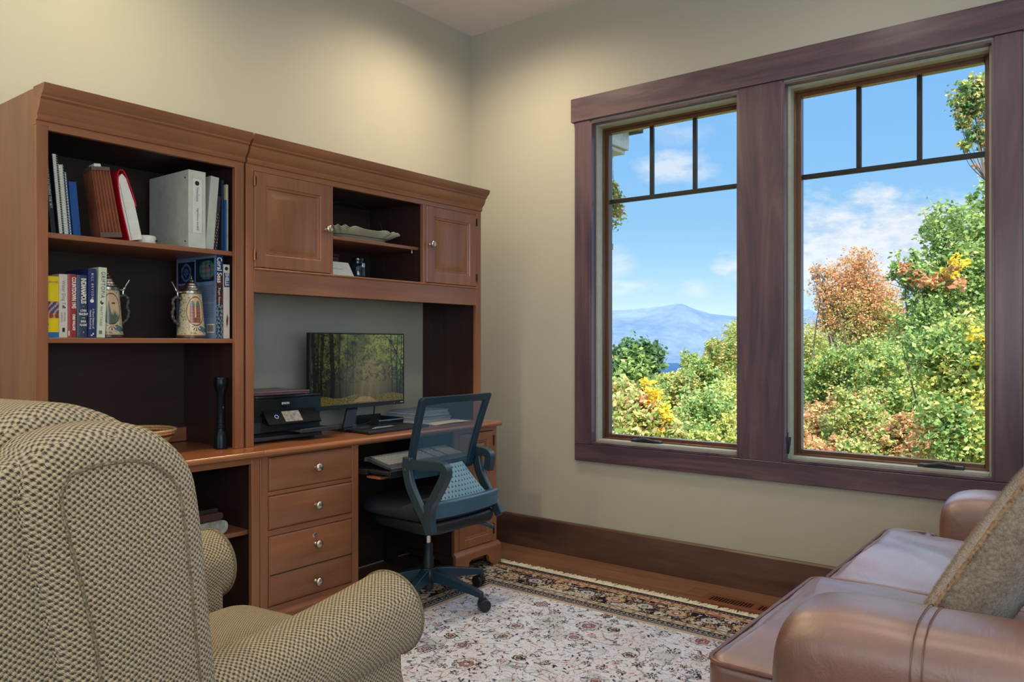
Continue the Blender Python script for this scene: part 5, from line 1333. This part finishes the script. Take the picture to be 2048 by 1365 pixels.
# arms
def armroll(yc, name, X1_):
    mb = MB(); rings = []; N = 36
    for (x, k) in [(.16, 1), (.25, 1), (.35, 1), (.45, 1), (.55, 1), (.65, 1), (.75, 1), (X1_-.022, 1.0), (X1_-.010, .985), (X1_-.003, .95), (X1_, .90), (X1_+.006, .6), (X1_+.008, .05)]:
        t = (x-.16)/(X1_-.16); rr = (.080+.014*t**1.5)*k; zc_ = .554+.002*t-.014*math.sin(PI*min(1, t*1.05))
        rings.append([(x, yc+rr*1.04*math.cos(q), zc_+rr*math.sin(q)) for q in [2*PI*j/N for j in range(N)]])
    mb.loft(rings); r_ = P_('arm', mb)
    mb = MB(); rr = .0925; mb.tube([(X1_-.009, yc+rr*1.04*math.cos(q), .556+rr*math.sin(q)) for q in [2*PI*j/48 for j in range(48)]], .0042, 7, closed=True); part('piping', mb, M_tweedw, r_, world=False)
armroll(.092, 'arm', .764); armroll(CW-.092, 'arm', .835)
for a, c in ((.034, .178), (CW-.180, CW-.034)):
    mb = MB(); rings = []; far = a > .3
    for z, x1, e in ((.56, .742, .0), (.44, .742, .004), (.36, .762, .008), (.26, .778, .008), (.14, .780, .004), (.09, .776, 0)):
        rings.append([(p[0], p[1], z) for p in rrect(.10, a-e, x1+(.062 if far else 0), c+e, .03, 4)])
    mb.loft(rings); P_('side_panel', mb)
mb = MB(); mb.pillow(rrect(.14, .186, .845, CW-.186, .08, 12), 'xy', .335, .470, .045, 0, .050, nc=10); sc = P_('seat_cushion', mb, M_tweeds)
mb = MB(); mb.box(.12, .180, .10, .785, CW-.180, .333); P_('seat_base', mb, bevel=.012)
for k, (x, y) in enumerate(((.72, .08), (.72, CW-.08), (.05, .08), (.05, CW-.08))):
    mb = MB(); mb.lathe([(.018, .0), (.028, .09)], (x, y, .0105 if x > .3 else .0005), n=16); part('leg', mb, M_cdark, ac, world=False)

# ------------------------------------------------------------ leather sofa
sf = thing('sofa', 'brown leather sofa with rolled arms in the right foreground', 'sofa', (2.45, .22, 0))
def seam(mb, pts, r=.004, closed=False): return mb.tube(pts, r, 7, closed=closed)
def sarm(x0, x1, yf, zt_, nm):
    """rounded arm running along y; front end softly rounded"""
    mb = MB(); rings = []; yb = -.27; w2 = (x1-x0)/2; xc = (x0+x1)/2
    def sec(s, top):
        pts = []; N = 14
        for k in range(N+1):
            a = PI*k/N; pts.append((xc+w2*s*math.copysign(abs(math.cos(a))**.62, math.cos(a)), top-.115+.115*abs(math.sin(a))**.75))
        lo = [(xc-w2*.99*s, .40), (xc-w2*.94*s, .25), (xc-w2*.93*s, .07), (xc+w2*.93*s, .07), (xc+w2*.94*s, .25), (xc+w2*.99*s, .40)]
        return pts+lo
    ys = [(yb, 1, 0), (-.1, 1, .001), (.05, 1, .004), (.15, 1, .003), (.255, 1, 0), (.275, .996, -.002), (.292, 1.0, -.001), (.32, 1, .002), (.40, 1, 0), (yf-.075, 1, -.006), (yf-.040, .985, -.018), (yf-.018, .94, -.036), (yf-.005, .86, -.060), (yf, .74, -.090), (yf+.001, .3, -.2)]
    for y, s, dz in ys: rings.append([(p[0], y, p[1] if p[1] < .42 else p[1]+dz*(p[1]-.42)/(zt_-.42)) for p in sec(s, zt_)])
    mb.loft(rings); a_ = part(nm, mb, M_leather, sf, angle=80, sub=1)
    mb = MB()
    for yy in (.266, .284):
        q = sec(1.002, zt_+.0015)[:15]; seam(mb, [(p[0], yy, p[1]) for p in [(xc+w2*1.0, .2)]+q+[(xc-w2*1.0, .2)]], .0011)
    part('seam', mb, M_leatherp, a_)
sarm(1.485, 1.745, .535, .672, 'arm'); sarm(3.19, 3.45, .520, .630, 'arm')
def cushion(ol, z0, z1, dome, ctr):
    mb = MB(); mb.pillow(ol, 'xy', z0, z1, .030, 0, dome, nr=6, nc=18, ctr=ctr)
    for i, p in enumerate(mb.v):      # crumpled leather: soft radial creases near the front corners
        x, y, z = p
        if z > z1-.02:
            w_ = .0020*math.sin(x*21+y*13)+.0010*math.sin(x*47-y*31+2*math.sin(y*9))
            mb.v[i] = (x, y, z+w_*(1 if y > .45 else .4))
    c_ = part('seat_cushion', mb, M_leather, sf, angle=80)
    o = smooth_closed(ol); mb = MB(); n = len(o)
    pts = []
    for i in range(n):
        dx, dy = o[(i+1) % n][0]-o[i-1][0], o[(i+1) % n][1]-o[i-1][1]; L_ = math.hypot(dx, dy); pts.append((o[i][0]+dy/L_*-.004, o[i][1]+dx/L_*.004, z1-.016))
    cx_, cy_ = sum(p[0] for p in o)/n, sum(p[1] for p in o)/n
    pts = [(cx_+(o[i][0]-cx_)*.994, cy_+(o[i][1]-cy_)*.994, z1-.010) for i in range(n)]
    seam(mb, pts, .0055, True); part('piping', mb, M_leatherp, c_)
cushion(roundpoly([(1.752, .02), (1.752, .545), (1.638, .553), (1.636, .730), (2.432, .730), (2.432, .02)], [.05, .036, .04, .042, .042, .05]), .315, .474, .034, (2.06, .62))
cushion(roundpoly([(2.440, .02), (2.440, .704), (3.275, .704), (3.275, .535), (3.182, .530), (3.182, .02)], [.05, .042, .060, .035, .036, .05]), .315, .466, .046, (2.86, .61))
mb = MB(); mb.pillow(rrect(1.655, -.25, 3.26, .700, .03), 'xy', .07, .312, .012); part('seat_base', mb, M_leather, sf)
for x0, x1 in ((1.755, 2.43), (2.44, 3.18)):
    mb = MB(); mb.pillow([(.015, .46), (.06, .66), (.03, .84), (-.06, .90), (-.17, .86), (-.20, .60), (-.16, .46)], 'yz', x0, x1, .05, .01, .01); part('back_cushion', mb, M_leather, sf, angle=80)
mb = MB(); mb.pillow([(-.10, .10), (-.14, .50), (-.18, .80), (-.26, .86), (-.32, .78), (-.33, .10)], 'yz', 1.50, 3.44, .03); part('backrest', mb, M_leather, sf)
for x in (1.56, 3.36):
    for y in (.40, -.24):
        mb = MB(); mb.lathe([(.022, .0105), (.03, .071)], (x, y, 0), n=16); part('leg', mb, M_cdark, sf)

# throw pillow
tp = thing('throw_pillow', 'fuzzy taupe square throw pillow leaning on the leather sofa', 'pillow', (2.12, .27, .50))
def mk_wool():
    m, t, b = new_mat('fuzzy_wool'); oc = t.n('ShaderNodeTexCoord').outputs['Object']
    f = t.noise(oc, 140, 4, .7); g = t.noise(oc, 34, 3)
    t.l(t.ramp(t.m('ADD', t.m('MULTIPLY', f, .7), t.m('MULTIPLY', g, .3)), [(.35, lin(112,94,72)), (.65, lin(184,164,136))]), b.inputs['Base Color'])
    b.inputs['Roughness'].default_value = 1.; b.inputs['Sheen Weight'].default_value = .9; b.inputs['Sheen Roughness'].default_value = .5; b.inputs['Specular IOR Level'].default_value = .1
    t.l(t.bump(f, .9, .005), b.inputs['Normal']); return m
M_wool = mk_wool()
PB = Vector((2.05, .434, .506)); Hd = Vector((0.02, -.49, .872)).normalized(); Wd = Vector((1, .03, 0)).normalized(); Nd = Wd.cross(Hd).normalized()
if Nd.y < 0: Nd = -Nd            # toward the room (+y)
SZ = .47
def pill(u, v, s, ins=0.):
    """u,v in -1..1, s thickness sign"""
    e = max(abs(u), abs(v)); k = (1-abs(u)**3.0)*(1-abs(v)**3.0); th = (.016 if s > 0 else .135)*max(0., k)**.55
    pin = 1-.06*(1-abs(u)**2)*(abs(v)**6)-.06*(1-abs(v)**2)*(abs(u)**6)
    q = PB+Wd*(u*SZ/2*pin+.01)+Hd*((v*pin+1)*SZ/2)+Nd*(s*th)-Nd*.055
    return q
for s_, nm in ((1, 'front_cover'), (-1, 'back_cover')):
    mb = MB(); n = 26; f_ = lambda t: math.sin((t-.5)*PI)
    mb.grid(lambda a, b_: tuple(pill(f_(a), f_(b_), s_)+Vector((0, 0, .0))), n, n)
    part(nm, mb, M_wool, tp, angle=85)
mb = MB(); pts = []
for side in range(4):
    for k in range(16):
        t = -1+2*k/16; u, v = ((t, -1), (1, t), (-t, 1), (-1, -t))[side]; pts.append(tuple(pill(u, v, 0)))
seam(mb, pts, .006, True); part('edge_seam', mb, plain('wool_edge', lin(150,124,96), .95, noise=.3, nscale=120), tp)
r = random.Random(11); mb = MB()
for _ in range(9000):
    s_ = 1 if r.random() < .7 else -1; u, v = r.uniform(-1, 1), r.uniform(-1, 1); p = pill(u, v, s_); q = pill(u*.98, v*.98, s_)
    n_ = (Nd*s_+Wd*u*.7+Hd*v*.7).normalized(); d = (n_+Vector((r.uniform(-.6, .6), r.uniform(-.6, .6), r.uniform(-.6, .6)))).normalized(); L_ = r.uniform(.004, .010); sd = d.orthogonal().normalized()*.0004
    mb.add([p-sd, p+sd, p+d*L_], [(0, 1, 2)])
o = part('fuzz', mb, M_wool, tp, smooth='flatopen'); o['kind'] = 'stuff'
# ------------------------------------------------------------ outdoors
def at(px, py, d):
    """point seen at photograph pixel (px,py), d metres ahead of the camera"""
    t = (px-1024)/F_PX; return Vector((d*(VX+t*VY), d*(VY-t*VX), CAM_H+d*(688-py)/F_PX))
def leafmat(name, cols, rough=.55):
    m = bpy.data.materials.new(name); m.use_nodes = True; t = NT(m.node_tree)
    g = t.n('ShaderNodeNewGeometry'); o = t.n('ShaderNodeOutputMaterial')
    c = t.ramp(g.outputs['Random Per Island'], [((k+.5)/len(cols), lin(*cc)) for k, cc in enumerate(cols)], 'CONSTANT')
    pos = t.noise(g.outputs['Position'], .9, 3, .6)
    c = t.mix(t.m('MULTIPLY', pos, .0), c, c)
    d = t.n('ShaderNodeBsdfDiffuse'); tr = t.n('ShaderNodeBsdfTranslucent'); t.l(c, d.inputs[0]); t.l(c, tr.inputs[0])
    mx = t.n('ShaderNodeMixShader'); mx.inputs[0].default_value = .30; t.l(d.outputs[0], mx.inputs[1]); t.l(tr.outputs[0], mx.inputs[2])
    t.l(mx.outputs[0], o.inputs[0]); return m
GREEN = [(150,178,104), (128,162,90), (174,198,120), (104,140,80), (190,206,136), (160,172,104), (140,172,118)]
YELG = [(216,216,124), (196,204,118), (168,186,104), (230,220,130), (140,164,96), (206,200,136), (236,216,104)]
ORNG = [(224,168,120), (214,178,124), (204,150,108), (230,192,136), (196,176,118), (218,146,114), (184,168,120)]
MIXD = [(176,188,112), (212,198,128), (148,170,96), (226,212,142), (198,168,122), (160,184,112), (230,218,124)]
M_leaf = {'green': leafmat('leaves_green', GREEN), 'yelg': leafmat('leaves_yellow_green', YELG), 'orng': leafmat('leaves_orange', ORNG), 'mix': leafmat('leaves_mixed', MIXD),
          'yel': leafmat('leaves_yellow', [(244,222,70), (238,206,80), (248,232,110), (224,194,84)]), 'dg': leafmat('leaves_dark_green', [(96,130,88), (116,150,98), (84,116,80), (134,164,108), (108,144,108)]),
          'rust': leafmat('leaves_rust', [(218,160,120), (224,180,138), (206,140,106), (214,190,134), (180,180,110)])}
M_bark = wood('bark', lin(150,140,126), lin(84,76,66), 'z', rough=.9, coat=0)
def leaves(name, blobs, n, size, mat, parent, seed=0, clump=.10):
    """n small folded leaves gathered in twig-sized clumps inside the blobs [(centre, radii)]"""
    r = np.random.RandomState(seed); vol = np.array([b[1][0]*b[1][1]*b[1][2] for b in blobs])**.67; vol /= vol.sum()
    per = 14; nc = max(1, n//per); bi = r.choice(len(blobs), nc, p=vol)
    Cc = np.array([tuple(b[0]) for b in blobs])[bi]; Rr = np.array([b[1] for b in blobs])[bi]
    d = r.normal(size=(nc, 3)); d /= np.linalg.norm(d, axis=1)[:, None]; rad = (r.rand(nc)**.42*(.86+.34*r.rand(nc)**2))[:, None]
    ctr = Cc+d*rad*Rr
    ctr = np.repeat(ctr, per, 0); cl = clump*np.repeat(Rr.mean(1)*r.uniform(.6, 1.9, nc), per)[:, None]
    p = ctr+r.normal(size=ctr.shape)*cl; N = len(p)
    a = r.normal(size=(N, 3)); a[:, 2] *= .6; a /= np.linalg.norm(a, axis=1)[:, None]; b = r.normal(size=(N, 3)); b -= a*(a*b).sum(1)[:, None]; b /= np.linalg.norm(b, axis=1)[:, None]
    s = size*r.uniform(.6, 1.35, (N, 1)); nn = np.cross(a, b)
    V = np.stack([p-a*s*.55, p-a*s*.1+b*s*.34+nn*s*.12, p+a*s*.55, p-a*s*.1-b*s*.34+nn*s*.12], 1).reshape(-1, 3)
    F = np.arange(N*4).reshape(-1, 4)
    me = bpy.data.meshes.new(name); me.vertices.add(len(V)); me.vertices.foreach_set('co', (V-np.array(RM[parent.name].translation)).astype(np.float32).ravel())
    me.loops.add(F.size); me.loops.foreach_set('vertex_index', F.astype(np.int32).ravel()); me.polygons.add(N); me.polygons.foreach_set('loop_start', np.arange(0, F.size, 4, dtype=np.int32)); me.update(calc_edges=True)
    me.materials.append(mat); o = bpy.data.objects.new(name, me); COL.objects.link(o); o.parent = parent; return o
def tree(name, label, cat, base, blobs, n, size, mat, seed, trunk=.12, twigs=10, group=None, extra=None, clump=.10, low=2):
    t = thing(name, label, cat, tuple(base), group=group); r = random.Random(seed)
    leaves('foliage', blobs, n, size, M_leaf[mat], t, seed, clump)
    if mat in ('green', 'mix', 'rust', 'yelg') and not extra: leaves('foliage', blobs, n//3, size, M_leaf['yelg' if mat == 'green' else 'green' if mat != 'rust' else 'mix'], t, seed+7, clump)
    if extra:
        for k, (m2, bl, n2) in enumerate(extra): leaves('foliage', bl, n2, size, M_leaf[m2], t, seed+50+k, clump)
    mb = MB(); ctr = sum((b[0] for b in blobs), Vector())/len(blobs); zt_ = ctr.z+.35*(max(b[0].z for b in blobs)-ctr.z)
    top = Vector((ctr.x, ctr.y, zt_)); b0 = Vector(base)
    tr = [b0.lerp(top, k/8)+Vector((r.uniform(-1, 1), r.uniform(-1, 1), 0))*trunk*.8*(k > 0) for k in range(9)]
    mb.tube(tr, [trunk*(1-.8*k/8) for k in range(9)], 9)
    for k in range(twigs):
        b = blobs[r.randrange(len(blobs))]; s = tr[r.randrange(low, 8)]; e = b[0]+Vector((r.uniform(-1, 1)*b[1][0], r.uniform(-1, 1)*b[1][1], r.uniform(-.8, .9)*b[1][2]))*.85
        m_ = s.lerp(e, .5)+Vector((r.uniform(-1, 1), r.uniform(-1, 1), r.uniform(-.3, .6)))*(e-s).length*.12
        mb.tube(spline([s, m_, e], 4), [trunk*.26*(1-.85*q/8) for q in range(9)], 6)
        for _ in range(2):
            f = e+Vector((r.uniform(-1, 1), r.uniform(-1, 1), r.uniform(-1, 1)))*b[1][0]*.5; mb.tube([m_.lerp(e, .6), f], [trunk*.08, trunk*.02], 5)
    part('trunk', mb, M_bark, t); return t
def bl(px, py, d, rx, ry=None, rz=None):
    s = d/F_PX; return (at(px, py, d), (rx*s, (ry or rx)*s, (rz or rx)*s))
# ground and far hills
def gz(x, y): return -1.6-.16*max(0, x-5)+.5*math.sin(x*.35)*math.cos(y*.3)
mb = MB(); mb.grid(lambda u, v: (3.9+70*u**1.5, -50+110*v, gz(3.9+70*u**1.5, -50+110*v)-.0), 60, 70)
m, t, b = new_mat('woodland_floor'); g = t.n('ShaderNodeNewGeometry').outputs['Position']
t.l(t.ramp(t.noise(g, 1.6, 6, .7), [(.3, lin(84,92,50)), (.5, lin(138,126,74)), (.7, lin(150,162,80))]), b.inputs['Base Color']); b.inputs['Roughness'].default_value = 1
tag(part('hillside_ground', mb, m, smooth='flatopen'), kind='structure')
def mountain(name, prof, d0, base_z, depth, col1, col2, seed, lab):
    """ridge following (px,py) heights at distance d0, slopes falling toward the house"""
    r = np.random.RandomState(seed); mb = MB(); nu, nv = 150, 46; pxs = [p[0] for p in prof]; pys = [p[1] for p in prof]
    G = r.rand(64, 64)
    def nz(u, v):
        s_ = 0; am = 1
        for o_ in range(5):
            a, b_ = (u*4*2**o_) % 63, (v*3*2**o_) % 63; i, j = int(a), int(b_); fu, fv = a-i, b_-j; fu = fu*fu*(3-2*fu); fv = fv*fv*(3-2*fv)
            s_ += am*((G[i, j]*(1-fu)+G[(i+1) % 64, j]*fu)*(1-fv)+(G[i, (j+1) % 64]*(1-fu)+G[(i+1) % 64, (j+1) % 64]*fu)*fv-.5); am *= .5
        return s_
    def f(u, v):
        px = pxs[0]+(pxs[-1]-pxs[0])*u; py = float(np.interp(px, pxs, pys)); top = at(px, py, d0)
        h = top.z-base_z; k = v                      # v=1 crest, v=0 foot nearer to us, v>1 not built
        dd = d0-depth*(1-v); q = at(px, 688, dd); ridge = abs(math.sin(u*23+nz(u, .3)*3))*.10
        z = base_z+h*(k**1.25)+h*nz(u, v)*.34*(1-v)*v*2.6-ridge*h*(1-v)*v*1.6
        return (q.x, q.y, z)
    mb.grid(f, nu, nv)
    m, t, b = new_mat(name+'_haze_tinted_forest'); g = t.n('ShaderNodeNewGeometry').outputs['Position']
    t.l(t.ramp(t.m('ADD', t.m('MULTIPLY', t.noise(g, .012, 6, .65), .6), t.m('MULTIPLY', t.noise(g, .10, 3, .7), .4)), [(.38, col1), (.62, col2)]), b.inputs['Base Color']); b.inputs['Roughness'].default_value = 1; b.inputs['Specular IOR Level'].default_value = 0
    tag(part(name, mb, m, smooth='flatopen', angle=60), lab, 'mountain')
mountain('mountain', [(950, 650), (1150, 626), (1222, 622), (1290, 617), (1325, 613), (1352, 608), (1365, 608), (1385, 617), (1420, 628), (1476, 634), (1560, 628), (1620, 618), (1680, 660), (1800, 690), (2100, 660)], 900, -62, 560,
         lin(50,82,124), lin(104,124,150), 3, 'long haze-blue forested mountain with a low peak beyond the valley')  # blue of distant haze mixed into the forest colours
mountain('valley_ridge', [(1100, 760), (1240, 730), (1325, 726), (1360, 727), (1390, 736), (1440, 748), (1600, 770)], 300, -34, 100, lin(44,72,108), lin(58,86,120), 9, 'dark haze-blue low ridge in the valley below the mountain')  # haze blue painted into this ridge as well
# haze in the valley air between the near hill and the mountain
mb = MB(); q = [at(800, 688, 320), at(2300, 688, 320), at(2300, 688, 1150), at(800, 688, 1150)]
mb.add([(p.x, p.y, -90) for p in q]+[(p.x, p.y, 52) for p in q], [(0, 3, 2, 1), (4, 5, 6, 7), (0, 1, 5, 4), (1, 2, 6, 5), (2, 3, 7, 6), (3, 0, 4, 7)])
mh = bpy.data.materials.new('valley_haze'); mh.use_nodes = True; t = NT(mh.node_tree); vs_ = t.n('ShaderNodeVolumeScatter'); vs_.inputs['Color'].default_value = (.50, .72, 1, 1); vs_.inputs['Density'].default_value = .0009; o = t.n('ShaderNodeOutputMaterial'); t.l(vs_.outputs[0], o.inputs['Volume'])
hz = part('valley_haze', mb, mh, smooth=False); tag(hz, 'thin blue haze filling the valley in front of the mountain', 'haze', kind='stuff')

# far hillside woods (many crowns nobody could count)
def crowns(name, label, spots, mats, seed, n, size, group):
    r = random.Random(seed)
    for k, (px, py, d, rad) in enumerate(spots):
        bs = [bl(px+r.uniform(-.8, .8)*rad, py+r.uniform(-.5, .6)*rad, d+r.uniform(-1, 1)*rad*d/F_PX, rad*r.uniform(.25, .6)) for _ in range(9)]+[bl(px, py+rad*.7, d, rad)]
        base = at(px, py, d); base.z = gz(base.x, base.y)-.5
        tree(name, label[k % len(label)] if isinstance(label, list) else label, 'tree', base, bs, n, size, mats[k % len(mats)], seed*100+k, trunk=rad*d/F_PX*.07, twigs=7, group=group)
WL = {'green': 'green broadleaf tree on the wooded hillside outside the windows', 'mix': 'tan and green autumn tree on the wooded hillside outside the windows', 'yelg': 'yellow-green tree on the wooded hillside outside the windows', 'rust': 'rusty brown autumn tree on the wooded hillside outside the windows'}
def wood_spots(spots, seed, n, size):
    for k, (px, py, d, rad, mt) in enumerate(spots): crowns('hillside_tree', WL[mt], [(px, py, d, rad)], [mt], seed+k, n, size, 'hillside %s trees' % {'green': 'green', 'mix': 'tan and green', 'yelg': 'yellow-green', 'rust': 'rusty'}[mt])
wood_spots([(1250, 800, 34, 80, 'mix'), (1360, 800, 34, 60, 'yelg'), (1450, 790, 34, 90, 'mix'), (1500, 740, 36, 90, 'green'), (1640, 740, 36, 90, 'yelg'), (1720, 700, 36, 80, 'mix'), (1800, 700, 34, 90, 'green'), (1900, 680, 34, 90, 'mix'),
            (1700, 820, 30, 90, 'green'), (1820, 830, 28, 90, 'mix'), (1930, 800, 28, 90, 'green'), (1640, 880, 24, 80, 'mix'), (1760, 920, 22, 80, 'yelg'), (1280, 890, 24, 80, 'green'), (1420, 900, 24, 80, 'mix')], 200, 9000, .125)
wood_spots([(1455, 715, 30, 46, 'mix'), (1400, 745, 26, 44, 'green'), (1340, 780, 24, 42, 'mix'), (1290, 790, 23, 46, 'green'), (1470, 790, 24, 60, 'yelg'), (1410, 830, 20, 60, 'mix'), (1510, 660, 34, 50, 'mix'),
            (1340, 860, 17, 60, 'mix'), (1240, 850, 18, 60, 'rust'), (1460, 880, 17, 60, 'yelg'), (1400, 905, 15, 50, 'mix'), (1575, 690, 30, 60, 'green')], 20, 9500, .085)
wood_spots([(1640, 690, 26, 60, 'mix'), (1660, 750, 20, 62, 'green'), (1720, 720, 19, 66, 'green'), (1640, 840, 16, 66, 'rust'), (1720, 820, 15, 60, 'mix'), (1640, 910, 14, 60, 'rust'), (1740, 905, 13, 60, 'mix'), (1800, 760, 16, 70, 'green'), (1800, 870, 13, 62, 'rust'), (1850, 930, 12, 60, 'mix'), (1870, 760, 17, 76, 'mix'), (1960, 700, 18, 80, 'green'), (1960, 850, 16, 80, 'mix'), (1900, 660, 19, 70, 'green')], 60, 9500, .068)
# the orange tree standing above the woods
b0 = at(1705, 760, 21); b0.z = gz(b0.x, b0.y)
tree('orange_autumn_tree', 'tall orange autumn tree rising above the woods in the right window', 'tree', b0,
     [bl(1720, 530, 21, 38), bl(1690, 560, 21, 42), bl(1660, 590, 21, 44), bl(1735, 580, 21, 46), bl(1760, 600, 21.5, 42), bl(1640, 545, 21, 22), bl(1710, 625, 21, 60), bl(1655, 640, 21, 34), bl(1780, 640, 21, 40)], 20000, .058, 'orng', 5, trunk=.15, twigs=26,
     extra=[('mix', [bl(1700, 640, 21, 58), bl(1760, 640, 21, 46)], 6000)], clump=.08)
# big maple at the right of the right window
b1 = at(2010, 900, 8.5); b1.z = gz(b1.x, b1.y)
tree('maple_tree', 'large green and yellow maple filling the right side of the right window', 'tree', b1,
     [bl(1890, 450, 8.5, 46), bl(1905, 520, 8.5, 62), bl(1960, 470, 8.7, 56), bl(1830, 540, 8.3, 42), bl(1870, 590, 8.4, 62), bl(1790, 545, 8.3, 20), bl(1950, 580, 8.6, 70), bl(1850, 650, 8.2, 60), bl(1940, 660, 8.4, 66), bl(1975, 400, 8.8, 34)], 14000, .050, 'green', 6, trunk=.085, twigs=26,
     extra=[('yelg', [bl(1930, 690, 7.6, 62), bl(1950, 780, 7.4, 60), bl(1900, 840, 7.4, 62), bl(1960, 900, 7.2, 56), bl(1880, 740, 7.6, 50)], 9000), ('green', [bl(1930, 720, 7.5, 70), bl(1900, 860, 7.3, 70), bl(1870, 700, 7.6, 60)], 5000), ('rust', [bl(1850, 560, 8.1, 34), bl(1900, 560, 8.1, 30), bl(1810, 540, 8.1, 22), bl(1840, 880, 7.4, 40), bl(1970, 340, 8.8, 22)], 1000), ('yel', [bl(1920, 530, 8.0, 30), bl(1960, 700, 7.2, 40)], 260)], clump=.11)
# hanging boughs at the upper right
b2 = at(2110, 330, 6.2); b2.z = gz(b2.x, b2.y)
tree('overhanging_bough', 'leafy bough hanging into the top right panes of the right window', 'branch', b2, [bl(1950, 175, 6.2, 26), bl(1930, 205, 6.2, 24), bl(1965, 215, 6.2, 26), bl(1925, 240, 6.2, 16), bl(1955, 275, 6.2, 20), bl(1930, 290, 6.2, 13), bl(1975, 180, 6.2, 26), bl(1975, 270, 6.2, 18)], 2600, .036, 'mix', 7, trunk=.02, twigs=18, extra=[('dg', [bl(1940, 195, 6.2, 36), bl(1950, 275, 6.2, 26), bl(1920, 245, 6.2, 14)], 700)], clump=.16, low=7)
# bough at left window edge
b3 = at(1120, 420, 5.2); b3.z = gz(b3.x, b3.y)
tree('edge_bough', 'small leafy bough at the left edge of the left window', 'branch', b3, [bl(1224, 370, 5.2, 13), bl(1226, 400, 5.2, 20), bl(1228, 430, 5.2, 20), bl(1215, 400, 5.2, 26), bl(1210, 440, 5.2, 26), bl(1220, 315, 5.2, 8), bl(1218, 492, 5.2, 8)], 1200, .026, 'mix', 8, trunk=.012, twigs=12, extra=[('dg', [bl(1222, 400, 5.2, 24), bl(1220, 380, 5.2, 18)], 260)], clump=.2, low=7)
# sumac-like bush at lower left
b4 = at(1270, 860, 9.5); b4.z = gz(b4.x, b4.y)
tree('sumac_bush', 'drooping dark green sumac rising in the left window', 'bush', b4, [bl(1262, 710, 9.5, 34), bl(1300, 705, 9.5, 26), bl(1235, 720, 9.5, 24), bl(1305, 730, 9.5, 26), bl(1270, 745, 9.5, 40), bl(1240, 760, 9.4, 34)], 5000, .060, 'dg', 9, trunk=.05, twigs=20, extra=[('green', [bl(1265, 745, 9.3, 46), bl(1240, 790, 9.2, 44)], 2000)], clump=.10)
b5 = at(1290, 930, 8); b5.z = gz(b5.x, b5.y)
tree('yellow_vine_bush', 'bright yellow leaved bush low in the left window', 'bush', b5, [bl(1300, 800, 8, 26), bl(1320, 820, 8, 24), bl(1275, 850, 8, 34), bl(1310, 870, 8, 24), bl(1240, 880, 8, 30), bl(1330, 840, 8, 20), bl(1295, 765, 8.5, 16)], 1300, .055, 'yel', 10, trunk=.03, twigs=12, extra=[('mix', [bl(1270, 840, 8, 50), bl(1240, 800, 8.4, 40), bl(1330, 880, 8, 40), bl(1240, 880, 7.8, 44)], 8000), ('rust', [bl(1280, 815, 8, 34), bl(1235, 845, 8, 30)], 500)], clump=.14)
b6 = at(1440, 960, 9); b6.z = gz(b6.x, b6.y)
tree('hedge_bush', 'dense yellow-green bush at the bottom of the left window', 'bush', b6, [bl(1380, 860, 9.4, 40), bl(1430, 840, 9.6, 50), bl(1470, 870, 9, 50), bl(1400, 900, 8.6, 46), bl(1460, 800, 11, 44)], 9000, .045, 'yelg', 11, trunk=.04, twigs=10, extra=[('green', [bl(1420, 830, 9.4, 60), bl(1390, 880, 8.8, 40)], 4500)], clump=.11)
# corner of the roof eave outside the left window
mb = MB(); E0 = at(1246, 290, 4.6); zz = E0.z
xe = 3.83; mb.box(xe, E0.y-.03, zz-.035, E0.x+.02, E0.y+1.2, zz+.075); mb.box(xe, E0.y-.015, zz-.060, E0.x+.0, E0.y+1.2, zz-.036); mb.box(xe, E0.y+.04, zz-.09, E0.x-.05, E0.y+1.2, zz-.061)
ev = tag(part('roof_eave', mb, plain('eave_white', lin(196,200,196), .6), bevel=.004), 'white boxed corner of the roof eave outside the left window', 'eave')
mb = MB(); mb.add([(xe, E0.y-.08, zz+.078), (E0.x+.10, E0.y-.08, zz+.078), (E0.x+.10, E0.y+1.2, zz+.078), (xe, E0.y+1.2, zz+.078), (xe, E0.y-.08, zz+.10), (E0.x+.10, E0.y-.08, zz+.10), (E0.x+.10, E0.y+1.2, zz+.10), (xe, E0.y+1.2, zz+.10)], [(0, 3, 2, 1), (4, 5, 6, 7), (0, 1, 5, 4), (1, 2, 6, 5), (2, 3, 7, 6), (3, 0, 4, 7)])
part('shingles', mb, plain('shingle_grey', lin(70,74,70), .9, noise=.2), ev, smooth=False, world=False)
